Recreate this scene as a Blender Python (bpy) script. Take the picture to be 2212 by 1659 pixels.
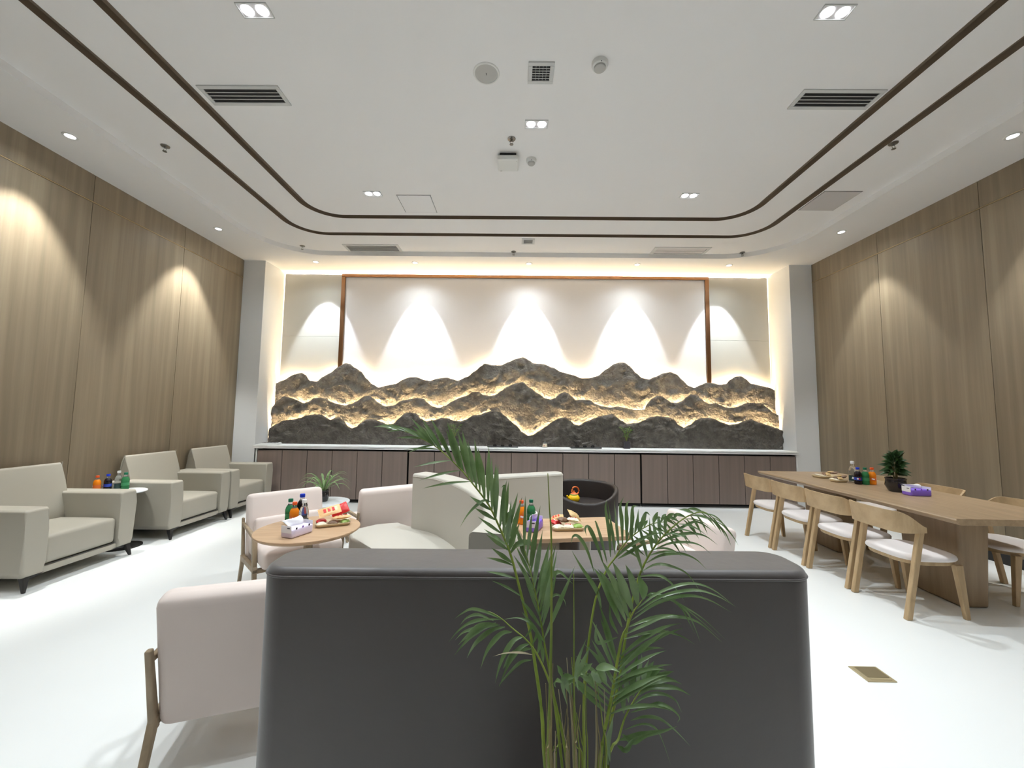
import bpy, bmesh, math, random
from mathutils import Vector, Matrix, noise
random.seed(7)
for _o in list(bpy.data.objects): bpy.data.objects.remove(_o)
SC = bpy.context.scene
COL = SC.collection
PI = math.pi
# light levels
EXPOSURE = 0.42
COOL, WARMISH = (.90, .975, 1.02), (.98, .985, .97)
TWIN_W, TWIN_A, TWIN_B, REAR_W, SPILL_T = 62, 100, .8, 15, .38
WALL_W, WALL_A, WALL_B, WALL_T, SPILL_W = 230, 60, .55, .17, 14
BACK_W, BACK_A, BACK_B, BACK_T, SPILL_B = 125, 50, .32, .33, 26
LED_M, LED_C, LED_S = 230, 460, 2.5
# ------------------------------------------------------------------ camera (13.5 mm equivalent phone wide angle, eye height 1.4 m)
def set_camera():
    pitch, yaw, roll, h = .0762, .0084, .0117, 1.4
    F = Vector((-math.sin(yaw)*math.cos(pitch), math.cos(yaw)*math.cos(pitch), math.sin(pitch)))
    R = Vector((math.cos(yaw), math.sin(yaw), 0)); U = R.cross(F)
    R2 = math.cos(roll)*R + math.sin(roll)*U; U2 = -math.sin(roll)*R + math.cos(roll)*U
    cd = bpy.data.cameras.new('camera'); cam = bpy.data.objects.new('camera', cd); COL.objects.link(cam)
    cd.sensor_fit = 'HORIZONTAL'; cd.sensor_width = 36; cd.lens = 860.71/2212*36; cd.clip_start = .05
    m = Matrix((R2, U2, -F)).transposed().to_4x4(); m.translation = Vector((0, 0, h))
    cam.matrix_world = m; SC.camera = cam
set_camera()
# ------------------------------------------------------------------ world, exposure, light levels
w = bpy.data.worlds.new('world'); SC.world = w; w.use_nodes = True
w.node_tree.nodes['Background'].inputs[0].default_value = (.9, .95, 1, 1)
w.node_tree.nodes['Background'].inputs[1].default_value = .05
vs = SC.view_settings
vs.view_transform = 'Standard'; vs.look = 'None'; vs.exposure = EXPOSURE; vs.gamma = 1; vs.use_curve_mapping = False
SC.cycles.use_denoising = True; SC.cycles.use_light_tree = False
SC.cycles.use_adaptive_sampling = True; SC.cycles.adaptive_threshold = .02
SC.cycles.max_bounces = 5; SC.cycles.diffuse_bounces = 4; SC.cycles.glossy_bounces = 3; SC.cycles.transmission_bounces = 4; SC.cycles.transparent_max_bounces = 4; SC.cycles.sample_clamp_indirect = 6
SC.cycles.caustics_reflective = False; SC.cycles.caustics_refractive = False
# room dimensions (metres)
XL, XR, YP, YB, YR = -4.47, 4.778, 6.337, 6.86, -4.6
ZC, ZT = 3.871, 3.941            # lower ceiling border, raised ceiling tray
PXL, PXR = -4.118, 4.419         # inner edges of the two pillars
ZCT = .872                       # counter top
# ------------------------------------------------------------------ materials
def lin(r, g, b):
    f = lambda c: (c/255/12.92) if c/255 <= .04045 else ((c/255+.055)/1.055)**2.4
    return (f(r), f(g), f(b), 1)
MATS = {}
def mat(name, col, rough=.5, metal=0, spec=.5, emit=None, estr=0, bump=None, trans=0, vary=None, coat=0, sheen=0, ior=1.45):
    m = bpy.data.materials.new(name); m.use_nodes = True; nt = m.node_tree; n = nt.nodes; L = nt.links
    b = n['Principled BSDF']; b.inputs['Base Color'].default_value = lin(*col)
    b.inputs['Roughness'].default_value = rough; b.inputs['Metallic'].default_value = metal
    b.inputs['Specular IOR Level'].default_value = spec; b.inputs['IOR'].default_value = ior
    b.inputs['Transmission Weight'].default_value = trans; b.inputs['Coat Weight'].default_value = coat
    b.inputs['Sheen Weight'].default_value = sheen
    if emit: b.inputs['Emission Color'].default_value = lin(*emit); b.inputs['Emission Strength'].default_value = estr
    if bump or vary:
        tc = n.new('ShaderNodeTexCoord')
    if bump:                                   # (scale, strength, distance[, stretch])
        nz = n.new('ShaderNodeTexNoise'); nz.inputs['Scale'].default_value = bump[0]; nz.inputs['Detail'].default_value = 4
        bp = n.new('ShaderNodeBump'); bp.inputs['Strength'].default_value = bump[1]; bp.inputs['Distance'].default_value = bump[2]
        L.new(tc.outputs['Object'], nz.inputs['Vector']); L.new(nz.outputs[0], bp.inputs['Height']); L.new(bp.outputs[0], b.inputs['Normal'])
    if vary:                                   # (second colour, noise scale)
        nz2 = n.new('ShaderNodeTexNoise'); nz2.inputs['Scale'].default_value = vary[1]; nz2.inputs['Detail'].default_value = 5
        rp = n.new('ShaderNodeValToRGB'); rp.color_ramp.elements[0].color = lin(*col); rp.color_ramp.elements[1].color = lin(*vary[0])
        rp.color_ramp.elements[0].position = .35; rp.color_ramp.elements[1].position = .65
        L.new(tc.outputs['Object'], nz2.inputs['Vector']); L.new(nz2.outputs[0], rp.inputs[0]); L.new(rp.outputs[0], b.inputs['Base Color'])
    MATS[name] = m; return m
def leafy(m, k=.3):
    """let some light through a leaf: mix in a translucent lobe of the same colour"""
    nt = m.node_tree; b = nt.nodes['Principled BSDF']; out = nt.nodes['Material Output']
    tr = nt.nodes.new('ShaderNodeBsdfTranslucent'); mx = nt.nodes.new('ShaderNodeMixShader'); mx.inputs[0].default_value = k
    src = b.inputs['Base Color']
    if src.links: nt.links.new(src.links[0].from_socket, tr.inputs[0])
    else: tr.inputs[0].default_value = src.default_value
    nt.links.new(b.outputs[0], mx.inputs[1]); nt.links.new(tr.outputs[0], mx.inputs[2]); nt.links.new(mx.outputs[0], out.inputs[0])
def wood(name, c1, c2, scale, rough=.5, c3=None, detail=4, spec=.4):
    """grain stretched along the axis with the smallest scale; scale = per-axis noise frequency"""
    m = bpy.data.materials.new(name); m.use_nodes = True; nt = m.node_tree; n = nt.nodes; L = nt.links
    b = n['Principled BSDF']; b.inputs['Roughness'].default_value = rough; b.inputs['Specular IOR Level'].default_value = spec
    tc = n.new('ShaderNodeTexCoord'); mp = n.new('ShaderNodeMapping'); mp.inputs['Scale'].default_value = scale
    nz = n.new('ShaderNodeTexNoise'); nz.inputs['Scale'].default_value = 1; nz.inputs['Detail'].default_value = detail; nz.inputs['Roughness'].default_value = .6
    rp = n.new('ShaderNodeValToRGB'); e = rp.color_ramp.elements
    e[0].color = lin(*c1); e[1].color = lin(*c2); e[0].position = .32; e[1].position = .68
    if c3:
        x = e.new(.5); x.color = lin(*c3)
    bp = n.new('ShaderNodeBump'); bp.inputs['Strength'].default_value = .15; bp.inputs['Distance'].default_value = .002
    L.new(tc.outputs['Object'], mp.inputs[0]); L.new(mp.outputs[0], nz.inputs['Vector']); L.new(nz.outputs[0], rp.inputs[0])
    L.new(rp.outputs[0], b.inputs['Base Color']); L.new(nz.outputs[0], bp.inputs['Height']); L.new(bp.outputs[0], b.inputs['Normal'])
    MATS[name] = m; return m
M = MATS
mat('floor', (242, 243, 241), .3, spec=.3, vary=((239, 240, 238), .7))
mat('ceiling_paint', (247, 246, 245), .8, spec=.2)
mat('pillar_paint', (236, 237, 237), .55, spec=.3)
mat('gloss_panel', (206, 203, 194), .18, spec=.5)
mat('centre_panel', (241, 237, 236), .5, spec=.3)
mat('copper', (156, 116, 84), .32, metal=1)
mat('brass_inlay', (176, 154, 118), .5, metal=.8)
mat('slot_brown', (62, 52, 43), .45)
mat('slot_paint', (122, 108, 92), .5)
wood('wall_wood', (121, 109, 90), (144, 131, 110), (10, 10, .3), .42, (132, 119, 99), 4)
wood('cabinet_wood', (121, 107, 99), (131, 116, 108), (20, 20, .5), .4, None, 3)
wood('oak_table', (152, 128, 100), (174, 149, 119), (22, 1.6, 22), .38)
wood('oak_slab', (140, 118, 92), (160, 137, 109), (20, 20, 1.4), .4)
wood('oak_chair', (166, 140, 104), (190, 163, 126), (30, 6, 6), .45)
wood('oak_leg', (166, 140, 104), (190, 163, 126), (26, 26, 3), .45)
wood('oak_light', (172, 140, 108), (194, 163, 131), (3, 40, 40), .42)
wood('ash_frame', (140, 123, 100), (170, 150, 124), (24, 24, 4), .5)
mat('baseboard', (36, 36, 36), .5)
mat('dark_gap', (14, 13, 12), .7)
mat('quartz', (246, 246, 245), .6, spec=.2, vary=((232, 231, 228), 5))
mat('stone', (84, 79, 72), .55, spec=.4, bump=(30, 1.0, .035), vary=((108, 102, 94), 9))
mat('led_warm', (255, 214, 150), emit=(255, 224, 174), estr=LED_M)
mat('led_cove', (255, 230, 190), emit=(255, 242, 224), estr=LED_C)
mat('led_side', (255, 230, 190), emit=(255, 228, 182), estr=LED_S)
mat('lamp_face', (255, 255, 255), emit=(246, 248, 255), estr=6)
M['lamp_face'].cycles.emission_sampling = 'NONE'      # the spot lamps carry this light
mat('white_metal', (206, 207, 205), .45)
mat('white_plastic', (232, 232, 228), .4)
mat('grey_plastic', (186, 185, 181), .5)
mat('panel_grey', (202, 199, 198), .6)
mat('vent_dark', (22, 22, 23), .6)
mat('vent_grey', (92, 92, 90), .5)
mat('steel', (150, 148, 144), .3, metal=1)
mat('leather_beige', (171, 166, 153), .42, spec=.4, bump=(220, .12, .001))
mat('leather_pale', (192, 187, 176), .4, spec=.4, bump=(220, .1, .001))
mat('leather_dark', (64, 56, 54), .48, spec=.9, sheen=.45, bump=(11, .25, .006))
mat('leather_brown', (50, 44, 42), .4, spec=.4, bump=(200, .1, .001))
mat('fabric_pink', (228, 213, 205), .85, spec=.15, sheen=.2, bump=(500, .12, .001))
mat('fabric_white', (240, 233, 231), .85, spec=.15, bump=(500, .1, .001))
mat('piping_dark', (58, 54, 53), .4)
mat('black_metal', (30, 28, 27), .4)
mat('black_ceramic', (32, 30, 33), .16, coat=.5)
mat('white_top', (244, 246, 248), .15, spec=.5)
mat('soil', (46, 36, 28), .9)
mat('leaf', (92, 122, 68), .3, spec=.9, vary=((130, 156, 106), 14))
mat('leaf_dry', (176, 164, 136), .6)
mat('leaf_dark', (40, 62, 34), .35, vary=((58, 86, 46), 30))
mat('leaf_strap', (92, 124, 72), .38, vary=((142, 168, 112), 30))
mat('leaf_fine', (88, 124, 62), .5)
for k_ in ('leaf', 'leaf_strap', 'leaf_fine'): leafy(M[k_])
mat('stem_green', (116, 138, 52), .45, vary=((140, 154, 66), 20))
mat('stem_tan', (140, 128, 88), .6)
mat('cap_orange', (240, 92, 34), .4); mat('cap_blue', (24, 60, 200), .4); mat('cap_green', (16, 112, 82), .4); mat('cap_white', (244, 244, 244), .4)
mat('clear_plastic', (240, 244, 244), .08, trans=.92, ior=1.2)
mat('soda_orange', (246, 138, 20), .12); mat('soda_cola', (22, 14, 20), .1); mat('soda_green', (70, 150, 98), .1, trans=.45, ior=1.2)
mat('label_orange', (236, 120, 50), .4); mat('label_blue', (34, 62, 160), .4); mat('label_green', (60, 140, 90), .4); mat('label_dark', (40, 66, 62), .4)
mat('mark_white', (246, 246, 244), .5); mat('mark_red', (206, 34, 40), .5); mat('mark_dark', (54, 50, 62), .5); mat('mark_purple', (140, 110, 200), .5)
mat('tissue_paper', (250, 250, 252), .9); mat('pack_purple', (136, 104, 214), .35); mat('pack_lilac', (226, 216, 240), .4); mat('pack_white', (240, 238, 242), .4)
mat('wicker', (206, 176, 128), .6); mat('plate_wood', (196, 176, 140), .5)
mat('wrap_red', (210, 46, 44), .35); mat('wrap_orange', (232, 184, 128), .35); mat('wrap_cream', (236, 224, 200), .4); mat('wrap_green', (150, 180, 90), .4); mat('wrap_brown', (120, 92, 70), .4); mat('wrap_tan', (204, 172, 120), .45)
mat('toy_yellow', (244, 196, 20), .35); mat('toy_orange', (240, 122, 60), .35); mat('toy_green', (90, 160, 70), .35)
mat('paper', (240, 240, 238), .8); mat('ink', (46, 46, 50), .8)
mat('tray_grey', (70, 70, 70), .4); mat('pot_grey', (64, 62, 66), .45)
mat('brass_plate', (196, 182, 148), .45, metal=.7); mat('brass_dark', (146, 134, 106), .45, metal=.7)
# ------------------------------------------------------------------ mesh helpers
def mk(name, vs_, fs, material, parent=None, smooth=False, loc=None, rot=None):
    me = bpy.data.meshes.new(name); me.from_pydata([tuple(v) for v in vs_], [], fs); me.update()
    if smooth: me.polygons.foreach_set('use_smooth', [True]*len(me.polygons))
    if material: me.materials.append(M[material])
    o = bpy.data.objects.new(name, me); COL.objects.link(o)
    if parent: o.parent = parent
    if loc: o.location = loc
    if rot: o.rotation_euler = rot
    return o
def frombm(name, bm, material, parent=None, smooth=True, wn=True, loc=None, rot=None):
    bmesh.ops.recalc_face_normals(bm, faces=bm.faces[:])
    me = bpy.data.meshes.new(name); bm.to_mesh(me); bm.free()
    if smooth: me.polygons.foreach_set('use_smooth', [True]*len(me.polygons))
    if material: me.materials.append(M[material])
    o = bpy.data.objects.new(name, me); COL.objects.link(o)
    if wn and smooth:
        md = o.modifiers.new('normals', 'WEIGHTED_NORMAL'); md.keep_sharp = True; md.weight = 100
    if parent: o.parent = parent
    if loc: o.location = loc
    if rot: o.rotation_euler = rot
    return o
def box(name, c, s, material, parent=None, bev=.004, seg=2, rot=None):
    """c centre, s full size"""
    bm = bmesh.new(); bmesh.ops.create_cube(bm, size=1)
    for v in bm.verts: v.co = Vector((v.co.x*s[0], v.co.y*s[1], v.co.z*s[2]))
    if bev: bmesh.ops.bevel(bm, geom=bm.edges[:], offset=min(bev, min(s)*.45), segments=seg, affect='EDGES', profile=.5)
    return frombm(name, bm, material, parent, smooth=bool(bev), loc=c, rot=rot)
def hexa(name, bot, top, material, parent=None, bev=.003, seg=2):
    """eight corner box: bot/top = four points each, same order"""
    bm = bmesh.new(); vb = [bm.verts.new(p) for p in bot]; vt = [bm.verts.new(p) for p in top]
    bm.faces.new(vb[::-1]); bm.faces.new(vt)
    for i in range(4): bm.faces.new((vb[i], vb[(i+1) % 4], vt[(i+1) % 4], vt[i]))
    if bev: bmesh.ops.bevel(bm, geom=bm.edges[:], offset=bev, segments=seg, affect='EDGES', profile=.5)
    return frombm(name, bm, material, parent, smooth=bool(bev))
def prism(name, prof, a, b, axis, material, parent=None, bev=0, seg=2):
    """extrude a closed 2D profile along an axis from a to b; axis 'x': prof=(y,z), 'y': prof=(x,z), 'z': prof=(x,y)"""
    def p3(p, t): return (t, p[0], p[1]) if axis == 'x' else (p[0], t, p[1]) if axis == 'y' else (p[0], p[1], t)
    bm = bmesh.new(); A = [bm.verts.new(p3(p, a)) for p in prof]; B = [bm.verts.new(p3(p, b)) for p in prof]
    n = len(prof); bm.faces.new(A); bm.faces.new(B[::-1])
    for i in range(n): bm.faces.new((A[i], B[i], B[(i+1) % n], A[(i+1) % n]))
    if bev:
        cap = [e for e in bm.edges if (e.verts[0] in A and e.verts[1] in A) or (e.verts[0] in B and e.verts[1] in B)]
        sharp = [e for e in bm.edges if e not in cap and len(e.link_faces) == 2 and e.calc_face_angle(0) > .5]
        bmesh.ops.bevel(bm, geom=cap+sharp, offset=bev, segments=seg, affect='EDGES', profile=.5, clamp_overlap=True)
    return frombm(name, bm, material, parent, smooth=bool(bev) or n > 12)
def lathe(name, prof, material, parent=None, seg=24, loc=None, cap=True, rot=None):
    vs_, fs = [], []
    for r, z in prof:
        for k in range(seg):
            a = 2*PI*k/seg; vs_.append((r*math.cos(a), r*math.sin(a), z))
    for i in range(len(prof)-1):
        for k in range(seg):
            fs.append((i*seg+k, i*seg+(k+1) % seg, (i+1)*seg+(k+1) % seg, (i+1)*seg+k))
    if cap:
        fs.append(tuple(range(seg))[::-1]); fs.append(tuple((len(prof)-1)*seg+k for k in range(seg)))
    bm = bmesh.new(); me = bpy.data.meshes.new('t'); me.from_pydata(vs_, [], fs); bm.from_mesh(me); bpy.data.meshes.remove(me)
    for e in bm.edges:
        if len(e.link_faces) == 2 and e.calc_face_angle(0) > .7: e.smooth = False
    return frombm(name, bm, material, parent, loc=loc, rot=rot)
def catmull(P, n):
    P = [Vector(p) for p in P]; out = []
    if len(P) == 2: return [P[0].lerp(P[1], i/n) for i in range(n+1)]
    for i in range(len(P)-1):
        p0 = P[i-1] if i else P[0]*2-P[1]; p1, p2 = P[i], P[i+1]; p3 = P[i+2] if i+2 < len(P) else P[-1]*2-P[-2]
        for k in range(n):
            t = k/n; out.append(.5*((2*p1)+(p2-p0)*t+(2*p0-5*p1+4*p2-p3)*t*t+(3*p1-p0-3*p2+p3)*t**3))
    out.append(P[-1]); return out
def tube(name, pts, r, material, parent=None, seg=8, taper=None, flat=None):
    """round bar through pts; r number or list"""
    pts = [Vector(p) for p in pts]; n = len(pts); vs_, fs = [], []
    up = Vector((0, 0, 1))
    for i, p in enumerate(pts):
        t = (pts[min(i+1, n-1)]-pts[max(i-1, 0)]).normalized()
        ref = Vector((1, 0, 0)) if abs(t.z) > .9 else up
        a = t.cross(ref).normalized(); b = t.cross(a)
        rr = r[i] if isinstance(r, (list, tuple)) else r
        for k in range(seg):
            an = 2*PI*(k+.5)/seg; vs_.append(p+(a*math.cos(an)+b*math.sin(an)*(flat or 1))*rr)
    for i in range(n-1):
        for k in range(seg): fs.append((i*seg+k, i*seg+(k+1) % seg, (i+1)*seg+(k+1) % seg, (i+1)*seg+k))
    fs.append(tuple(range(seg))[::-1]); fs.append(tuple((n-1)*seg+k for k in range(seg)))
    bm = bmesh.new(); me = bpy.data.meshes.new('t'); me.from_pydata([tuple(v) for v in vs_], [], fs); bm.from_mesh(me); bpy.data.meshes.remove(me)
    for e in bm.edges:
        if len(e.link_faces) == 2 and e.calc_face_angle(0) > .9: e.smooth = False
    return frombm(name, bm, material, parent, wn=False)
def axis_pts(h, r, n=4):
    z = [h-r+r*math.sin(a*PI/2/3) for a in (0, 1, 2, 3)]
    mid = [-(h-r)+2*(h-r)*i/n for i in range(1, n)]
    return [-v for v in z[::-1]]+mid+z
def cushion(name, c, s, r, material, parent=None, crown=0, rot=None, n=6, pinch=0):
    """soft rounded block, c centre, s full size, r edge radius, crown = extra dome on top (z+), pinch = sag of the side edges"""
    hx, hy, hz = s[0]/2, s[1]/2, s[2]/2
    r = min(r, hx*.98, hy*.98, hz*.98)
    ax = [axis_pts(hx, r, n), axis_pts(hy, r, n), axis_pts(hz, r, 2)]
    idx, vs_, fs = {}, [], []
    H = (hx, hy, hz)
    def vid(i, j, k):
        key = (i, j, k)
        if key not in idx:
            p = Vector((ax[0][i], ax[1][j], ax[2][k]))
            inn = Vector([max(-H[q]+r, min(H[q]-r, p[q])) for q in range(3)]); d = p-inn
            if d.length > 1e-9: p = inn+d.normalized()*min(d.length, r)
            u, v = p.x/hx, p.y/hy
            if crown: p.z += crown*(1-u*u)*(1-v*v)*(1 if p.z > 0 else -.0)
            idx[key] = len(vs_); vs_.append(p)
        return idx[key]
    N = [len(a)-1 for a in ax]
    for f in range(3):
        a, b = [(1, 2), (2, 0), (0, 1)][f]
        for side in (0, N[f]):
            for i in range(N[a]):
                for j in range(N[b]):
                    q = []
                    for di, dj in ((0, 0), (1, 0), (1, 1), (0, 1)):
                        t = [0, 0, 0]; t[f] = side; t[a] = i+di; t[b] = j+dj; q.append(vid(*t))
                    fs.append(tuple(q) if side else tuple(q[::-1]))
    return mk(name, vs_, fs, material, parent, True, c, rot)
def sweep(name, path, prof, material, parent=None, smooth=True):
    """profile (offset to the left of travel, z) swept along a plan path; closed ends"""
    P = [Vector((p[0], p[1], 0)) for p in path]; n = len(P); m = len(prof); vs_, fs = [], []
    for i, p in enumerate(P):
        t = (P[min(i+1, n-1)]-P[max(i-1, 0)]).normalized(); nl = Vector((-t.y, t.x, 0))
        for o_, z in prof: vs_.append(p+nl*o_+Vector((0, 0, z)))
    for i in range(n-1):
        for k in range(m): fs.append((i*m+k, i*m+(k+1) % m, (i+1)*m+(k+1) % m, (i+1)*m+k))
    fs.append(tuple(range(m))[::-1]); fs.append(tuple((n-1)*m+k for k in range(m)))
    bm = bmesh.new(); me = bpy.data.meshes.new('t'); me.from_pydata([tuple(v) for v in vs_], [], fs); bm.from_mesh(me); bpy.data.meshes.remove(me)
    for e in bm.edges:
        if len(e.link_faces) == 2 and e.calc_face_angle(0) > .8: e.smooth = False
    return frombm(name, bm, material, parent)
def rrect_prof(w_, z0, z1, r):
    """rounded-top profile, centred on offset 0"""
    out = [(-w_/2, z0)]
    for k in range(7): a = PI-k*PI/12; out.append((-w_/2+r+r*math.cos(a), z1-r+r*math.sin(a)))
    for k in range(7): a = PI/2-k*PI/12; out.append((w_/2-r+r*math.cos(a), z1-r+r*math.sin(a)))
    out.append((w_/2, z0)); return out
def rrect(x0, x1, y0, y1, r, n=8):
    out = []
    for cx, cy, a0 in ((x1-r, y0+r, -PI/2), (x1-r, y1-r, 0), (x0+r, y1-r, PI/2), (x0+r, y0+r, PI)):
        for k in range(n+1): a = a0+k*PI/2/n; out.append((cx+r*math.cos(a), cy+r*math.sin(a)))
    return out
# ------------------------------------------------------------------ things, tags, copies
def tag(o, label, cat=None, group=None, kind=None):
    if label: o['label'] = label
    if cat: o['category'] = cat
    if group: o['group'] = group
    if kind: o['kind'] = kind
    return o
def thing(name, label, cat, loc=(0, 0, 0), rz=0, group=None):
    o = bpy.data.objects.new(name, None); COL.objects.link(o); o.empty_display_size = .1
    o.location = loc; o.rotation_euler = (0, 0, rz); return tag(o, label, cat, group)
def struct(o, label=None): return tag(o, label, kind='structure')
def dup(root, loc, rz, label, group=None):
    def cp(o, par):
        c = o.copy(); COL.objects.link(c); c.parent = par
        for ch in o.children: cp(ch, c)
        return c
    r = cp(root, None); r.location = loc; r.rotation_euler = (0, 0, rz); r['label'] = label
    if group: r['group'] = group
    return r
# ------------------------------------------------------------------ outlines in metres: mountain ridges (x, z); palm fronds in millimetres
RIDGE_BACK=[(-4.13,1.889),(-4.00,1.942),(-3.82,2.047),(-3.69,2.075),(-3.62,2.039),(-3.54,1.941),(-3.42,1.928),(-3.32,2.011),(-3.20,2.075),(-3.06,2.179),(-2.94,2.249),(-2.86,2.237),(-2.77,2.172),(-2.66,2.111),(-2.56,1.989),(-2.45,1.887),(-2.35,1.837),(-2.22,1.873),(-2.06,1.902),(-1.94,1.975),(-1.82,2.022),(-1.70,2.023),(-1.57,1.975),(-1.47,1.964),(-1.33,2.002),(-1.18,2.024),(-1.08,1.995),(-0.99,1.969),(-0.83,2.039),(-0.71,2.132),(-0.59,2.227),(-0.53,2.268),(-0.41,2.249),(-0.24,2.245),(-0.12,2.304),(0.00,2.351),(0.13,2.393),(0.25,2.328),(0.31,2.284),(0.48,2.273),(0.64,2.219),(0.79,2.138),(0.91,2.105),(1.01,2.079),(1.13,2.035),(1.27,2.041),(1.40,2.073),(1.56,2.198),(1.70,2.286),(1.77,2.307),(1.87,2.309),(1.97,2.244),(2.07,2.132),(2.17,2.051),(2.29,2.032),(2.39,2.074),(2.54,2.137),(2.66,2.153),(2.76,2.119),(2.86,2.018),(2.96,1.923),(3.06,1.891),(3.16,1.939),(3.28,1.981),(3.39,1.972),(3.49,1.949),(3.59,1.964),(3.67,2.037),(3.78,2.095),(3.86,2.096),(3.94,2.050),(4.03,1.969),(4.20,1.941),(4.32,1.911),(4.43,1.866)]
RIDGE_MID=[(-4.11,1.489),(-4.05,1.581),(-3.93,1.663),(-3.82,1.640),(-3.72,1.609),(-3.59,1.549),(-3.50,1.577),(-3.42,1.638),(-3.32,1.650),(-3.21,1.631),(-3.13,1.581),(-3.01,1.542),(-2.88,1.517),(-2.78,1.544),(-2.68,1.596),(-2.56,1.679),(-2.48,1.690),(-2.40,1.640),(-2.32,1.570),(-2.19,1.511),(-2.05,1.533),(-1.93,1.605),(-1.81,1.636),(-1.65,1.659),(-1.55,1.650),(-1.49,1.590),(-1.40,1.520),(-1.28,1.495),(-1.18,1.533),(-1.06,1.615),(-0.94,1.673),(-0.82,1.708),(-0.72,1.776),(-0.62,1.778),(-0.54,1.722),(-0.44,1.703),(-0.34,1.724),(-0.24,1.796),(-0.14,1.868),(0.01,1.931),(0.13,1.952),(0.25,1.852),(0.40,1.753),(0.50,1.683),(0.60,1.658),(0.68,1.691),(0.74,1.756),(0.82,1.788),(0.90,1.768),(0.96,1.708),(1.02,1.655),(1.14,1.664),(1.26,1.657),(1.36,1.592),(1.46,1.553),(1.60,1.534),(1.73,1.556),(1.87,1.527),(2.05,1.493),(2.17,1.511),(2.23,1.612),(2.31,1.693),(2.39,1.739),(2.47,1.736),(2.55,1.686),(2.63,1.637),(2.73,1.628),(2.81,1.659),(2.89,1.730),(2.97,1.778),(3.05,1.766),(3.13,1.703),(3.21,1.633),(3.29,1.614),(3.37,1.635),(3.45,1.596),(3.55,1.557),(3.65,1.552),(3.75,1.579),(3.87,1.631),(3.99,1.642),(4.15,1.634),(4.25,1.545),(4.34,1.476),(4.43,1.437)]
RIDGE_FRONT=[(-4.10,1.128),(-3.99,1.189),(-3.87,1.260),(-3.71,1.272),(-3.59,1.304),(-3.50,1.341),(-3.36,1.366),(-3.23,1.358),(-3.15,1.309),(-3.09,1.274),(-3.01,1.310),(-2.93,1.311),(-2.85,1.252),(-2.78,1.164),(-2.72,1.135),(-2.64,1.165),(-2.57,1.236),(-2.49,1.287),(-2.37,1.298),(-2.25,1.260),(-2.12,1.205),(-2.03,1.222),(-1.95,1.303),(-1.85,1.394),(-1.75,1.415),(-1.65,1.396),(-1.57,1.307),(-1.47,1.269),(-1.35,1.290),(-1.21,1.332),(-1.11,1.323),(-1.01,1.284),(-0.91,1.275),(-0.81,1.306),(-0.71,1.377),(-0.59,1.389),(-0.49,1.430),(-0.37,1.455),(-0.25,1.442),(-0.17,1.383),(-0.09,1.305),(0.01,1.227),(0.14,1.099),(0.22,1.051),(0.30,1.062),(0.40,1.132),(0.52,1.213),(0.63,1.294),(0.73,1.344),(0.83,1.365),(0.91,1.317),(0.99,1.248),(1.07,1.239),(1.19,1.300),(1.31,1.351),(1.43,1.392),(1.57,1.420),(1.67,1.395),(1.77,1.317),(1.87,1.264),(2.03,1.286),(2.15,1.331),(2.25,1.388),(2.37,1.403),(2.48,1.395),(2.58,1.372),(2.64,1.347),(2.72,1.259),(2.80,1.216),(2.90,1.261),(3.00,1.341),(3.10,1.378),(3.22,1.387),(3.32,1.365),(3.43,1.307),(3.55,1.269),(3.69,1.290),(3.81,1.341),(3.91,1.362),(4.03,1.324),(4.18,1.276),(4.32,1.228),(4.44,1.181)]
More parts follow.
